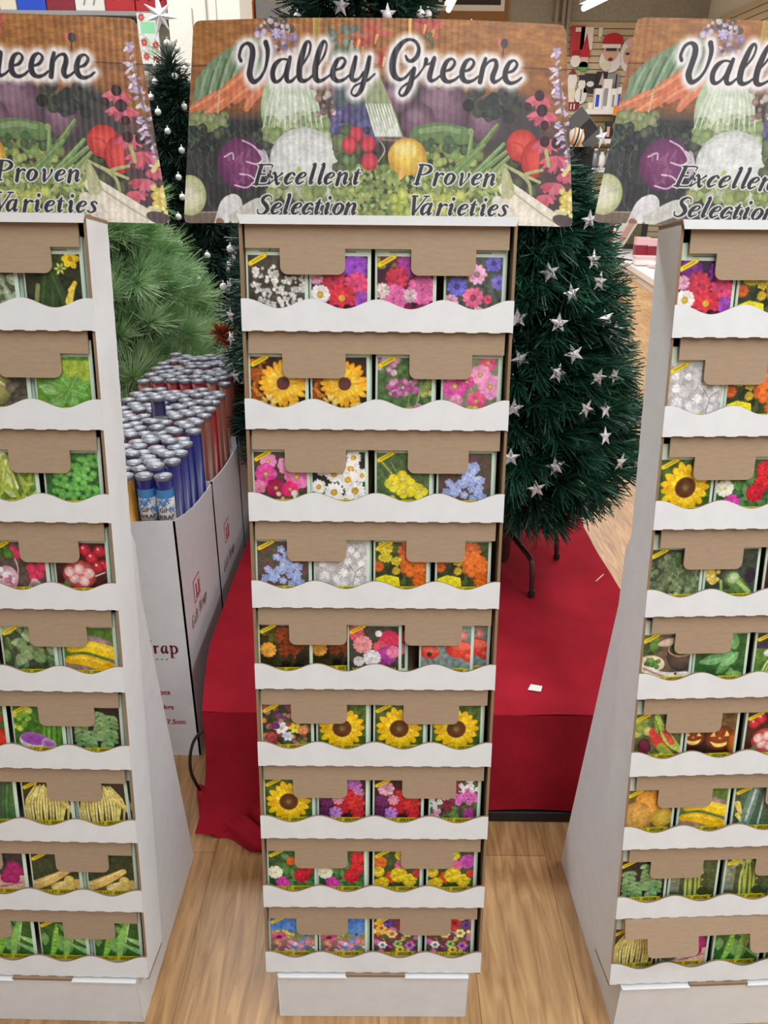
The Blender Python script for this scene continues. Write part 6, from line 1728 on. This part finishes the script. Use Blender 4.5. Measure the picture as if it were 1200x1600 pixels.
b = MB(); b.bx(-.1, .1, -.05, .05, 0, .72); x = b.build('body', ['white'], o, bevel=.005); x.rotation_euler = (0, .55, 0)
b = MB(); b.bx(-.05, .05, -.056, -.048, .12, .5); x = b.build('label_panel', ['skin'], o); x.rotation_euler = (0, .55, 0)
item(983, 388, .5, .12, .72, 'dark_picture_box', 'dark and olive picture box standing upright on the low shelf', 'box', ['dark', 'olive'])
item(947, 394, .22, .05, .85, 'red_sign_board', 'narrow red and white board standing on the low shelf by the star tree', 'board', ['white', 'red'])

# white pillar and gift display at the far left
c0, c1_ = at_y(266, 60, 4.6), at_y(378, 60, 4.6)
b = MB(); b.bx(c0.x, c1_.x, 4.6, 5.0, 0, CEIL + .6, 0)
x = at_y(304, 60, 4.6).x; b.bx(x - .004, x, 4.594, 4.602, 1.0, 2.10, 1)
for px in (325, 341): x = at_y(px, 60, 4.6).x; b.bx(x, x + .006, 4.592, 4.602, 0, CEIL + .6, 1)
x = at_y(341, 60, 4.6).x; b.bx(x + .006, c1_.x, 4.585, 4.602, 0, CEIL + .6, 0)
tag(b.build('pillar', ['offwhite', 'grey_wall']), kind='structure')
y = 5.2
sx0, sx1 = at_y(-30, 17, y).x, at_y(262, 17, y).x
zsh = at_y(130, 17, y).z
root = empty('gift_display_shelf', ((sx0 + sx1) / 2, y, 0)); tag(root, 'white display shelf of gift boxes at the upper left', 'shelf unit')
h = (sx1 - sx0) / 2
b = MB(); b.bx(-h, h, .36, .40, 0, 2.55); b.bx(-h, -h + .03, 0, .36, 0, 2.55); b.build('back_panel', ['shelf_white'], root)
for z in (zsh, zsh - .30, zsh - .75, zsh - 1.2): b = MB(); b.bx(-h + .03, h, -.01, .36, z - .022, z); b.build('shelf', ['grey' if z == zsh else 'shelf_white'], root)
def gift(px0, px1, zb, hgt, m, deco, label, k):
    x0, x1 = at_y(px0, 10, y + .02).x, at_y(px1, 10, y + .02).x
    o = empty('gift_box', ((x0 + x1) / 2, y + .13, zb + .0006)); tag(o, label, 'gift box', 'gift boxes on the upper left shelf')
    w = (x1 - x0) / 2 - .002
    b = MB(); b.bx(-w, w, -.12, .1, 0, hgt * .72); b.build('box_base', [m], o, bevel=.006)
    b = MB(); b.bx(-w - .0015, w + .0015, -.1215, .1015, hgt * .72, hgt); b.build('lid', [m if k % 2 else deco], o, bevel=.006)
    b = MB()
    if deco == 'silver':
        for i in (-.4, .25): b.tube(smooth_path([(w * i, -.122, .03), (w * i + .02, -.122, .08), (w * i + .04, -.122, .095), (w * i + .05, -.122, .075)], 5), .004, 6)
    else:
        for i in range(5): b.ball((-w * .8 + w * .4 * i, -.121, hgt * .3 + .03 * (i % 2)), .008, 8, 5)
    b.build('printed_motif', [deco if deco != 'silver' else 'grey'], o)
for k, (a, c, m, deco, lb) in enumerate(((-28, 0, 'red', 'white', 'red gift box at the left end of the upper shelf'), (0, 27, 'cream', 'yellowish', 'cream gift box next to the bright blue one'), (27, 73, 'blue', 'blue', 'bright blue gift box on the upper left shelf'), (73, 118, 'crimson', 'crimson', 'deep red gift box right of the bright blue one'),
        (118, 165, 'white', 'silver', 'white gift box with candy canes on the upper left shelf'), (165, 212, 'red', 'pink', 'red gift box with pale dots right of the candy cane box'), (212, 257, 'red', 'crimson', 'red gift box at the right end beside the star topper'))):
    gift(a, c, zsh, .2, m, deco, lb, k)
for k, (a, c, m, lb) in enumerate(((0, 34, 'cream', 'cream gift box on the lower of the two shelves'), (36, 76, 'yellowish', 'pale gold gift box on the lower of the two shelves'), (78, 122, 'crimson', 'maroon gift box on the lower of the two shelves'), (124, 168, 'green', 'green gift box on the lower of the two shelves'), (170, 206, 'grey', 'grey gift box on the lower of the two shelves'))):
    gift(a, c, zsh - .30, .255, m, 'white', lb, k)
# sheet of wrapping paper with red flowers hung beside the shelf
pp = Paint(40, 80, 3, seed=3)
pp.a[:] = (232, 236, 230)
pp.rect(6, 14, 34, 32, (150, 226, 176)); pp.blobs(30, 4, 36, 38, 70, 5, [(190, 230, 190), (214, 240, 214), (240, 244, 240)])
for x, y_ in ((9, 7), (10, 46), (12, 68), (32, 50), (31, 73)): pp.daisy(x, y_, 7, 9, (196, 60, 66), (230, 190, 90), 1, .4)
a, c = at_y(213, 20, 5.1), at_y(252, 100, 5.1)
me = grid_surface('wrapping_sheet', pp, lambda fx, fy: np.stack([a.x + (c.x - a.x) * fx, np.full_like(fx, 5.1) - .004 * np.sin(fx * 6), a.z + (c.z - a.z) * fy], -1), 'printed')
root = empty('wrapping_sheet', (0, 0, 0)); tag(root, 'white and green wrapping sheet with red flowers hanging beside the star topper', 'wrapping paper')
link_mesh('printed_front', me, root)
b = MB(); b.bx(a.x, c.x, 5.105, 5.115, c.z, a.z); b.build('backing_card', ['white'], root)
b = MB(); b.bx((a.x + c.x) / 2 - .02, (a.x + c.x) / 2 + .02, 5.115, 5.19, a.z - .02, a.z); b.build('hanger_bar', ['grey'], root)
# a stock shelf behind the pillar with a glimpse of goods
z0 = at_y(400, 31, 6.0).z
root = empty('stock_shelf', (-.72, 6.0, 0)); tag(root, 'cream stock shelf partly hidden behind the pillar', 'shelf unit')
b = MB(); b.bx(-.4, .5, -.02, .4, z0 - .03, z0); b.bx(-.4, .5, .38, .42, 0, 3.2); b.bx(-.4, -.37, -.02, .38, 0, z0 - .03); b.bx(.47, .5, -.02, .38, 0, z0 - .03); b.build('frame', ['offwhite'], root)
def stock(px0, px1, hgt, m, m2, name, label, cat):
    x0, x1 = at_y(px0, 15, 6.0).x, at_y(px1, 15, 6.0).x
    o = empty(name, ((x0 + x1) / 2, 6.12, z0 + .0006)); tag(o, label, cat)
    w = (x1 - x0) / 2
    b = MB(); b.bx(-w, w, -.1, .1, .0, hgt); b.build('body', [m], o, bevel=.012)
    b = MB(); b.bx(-w * .9, w * .9, -.104, -.09, .01, hgt * .35); b.build('lower_print', [m2], o)
stock(377, 396, .3, 'orange', 'red', 'orange_pack', 'orange and red pack on the shelf behind the pillar', 'package')
stock(398, 441, .3, 'grey_wall', 'grey', 'grey_sack', 'grey sack on the shelf left of the tall tree top', 'sack')
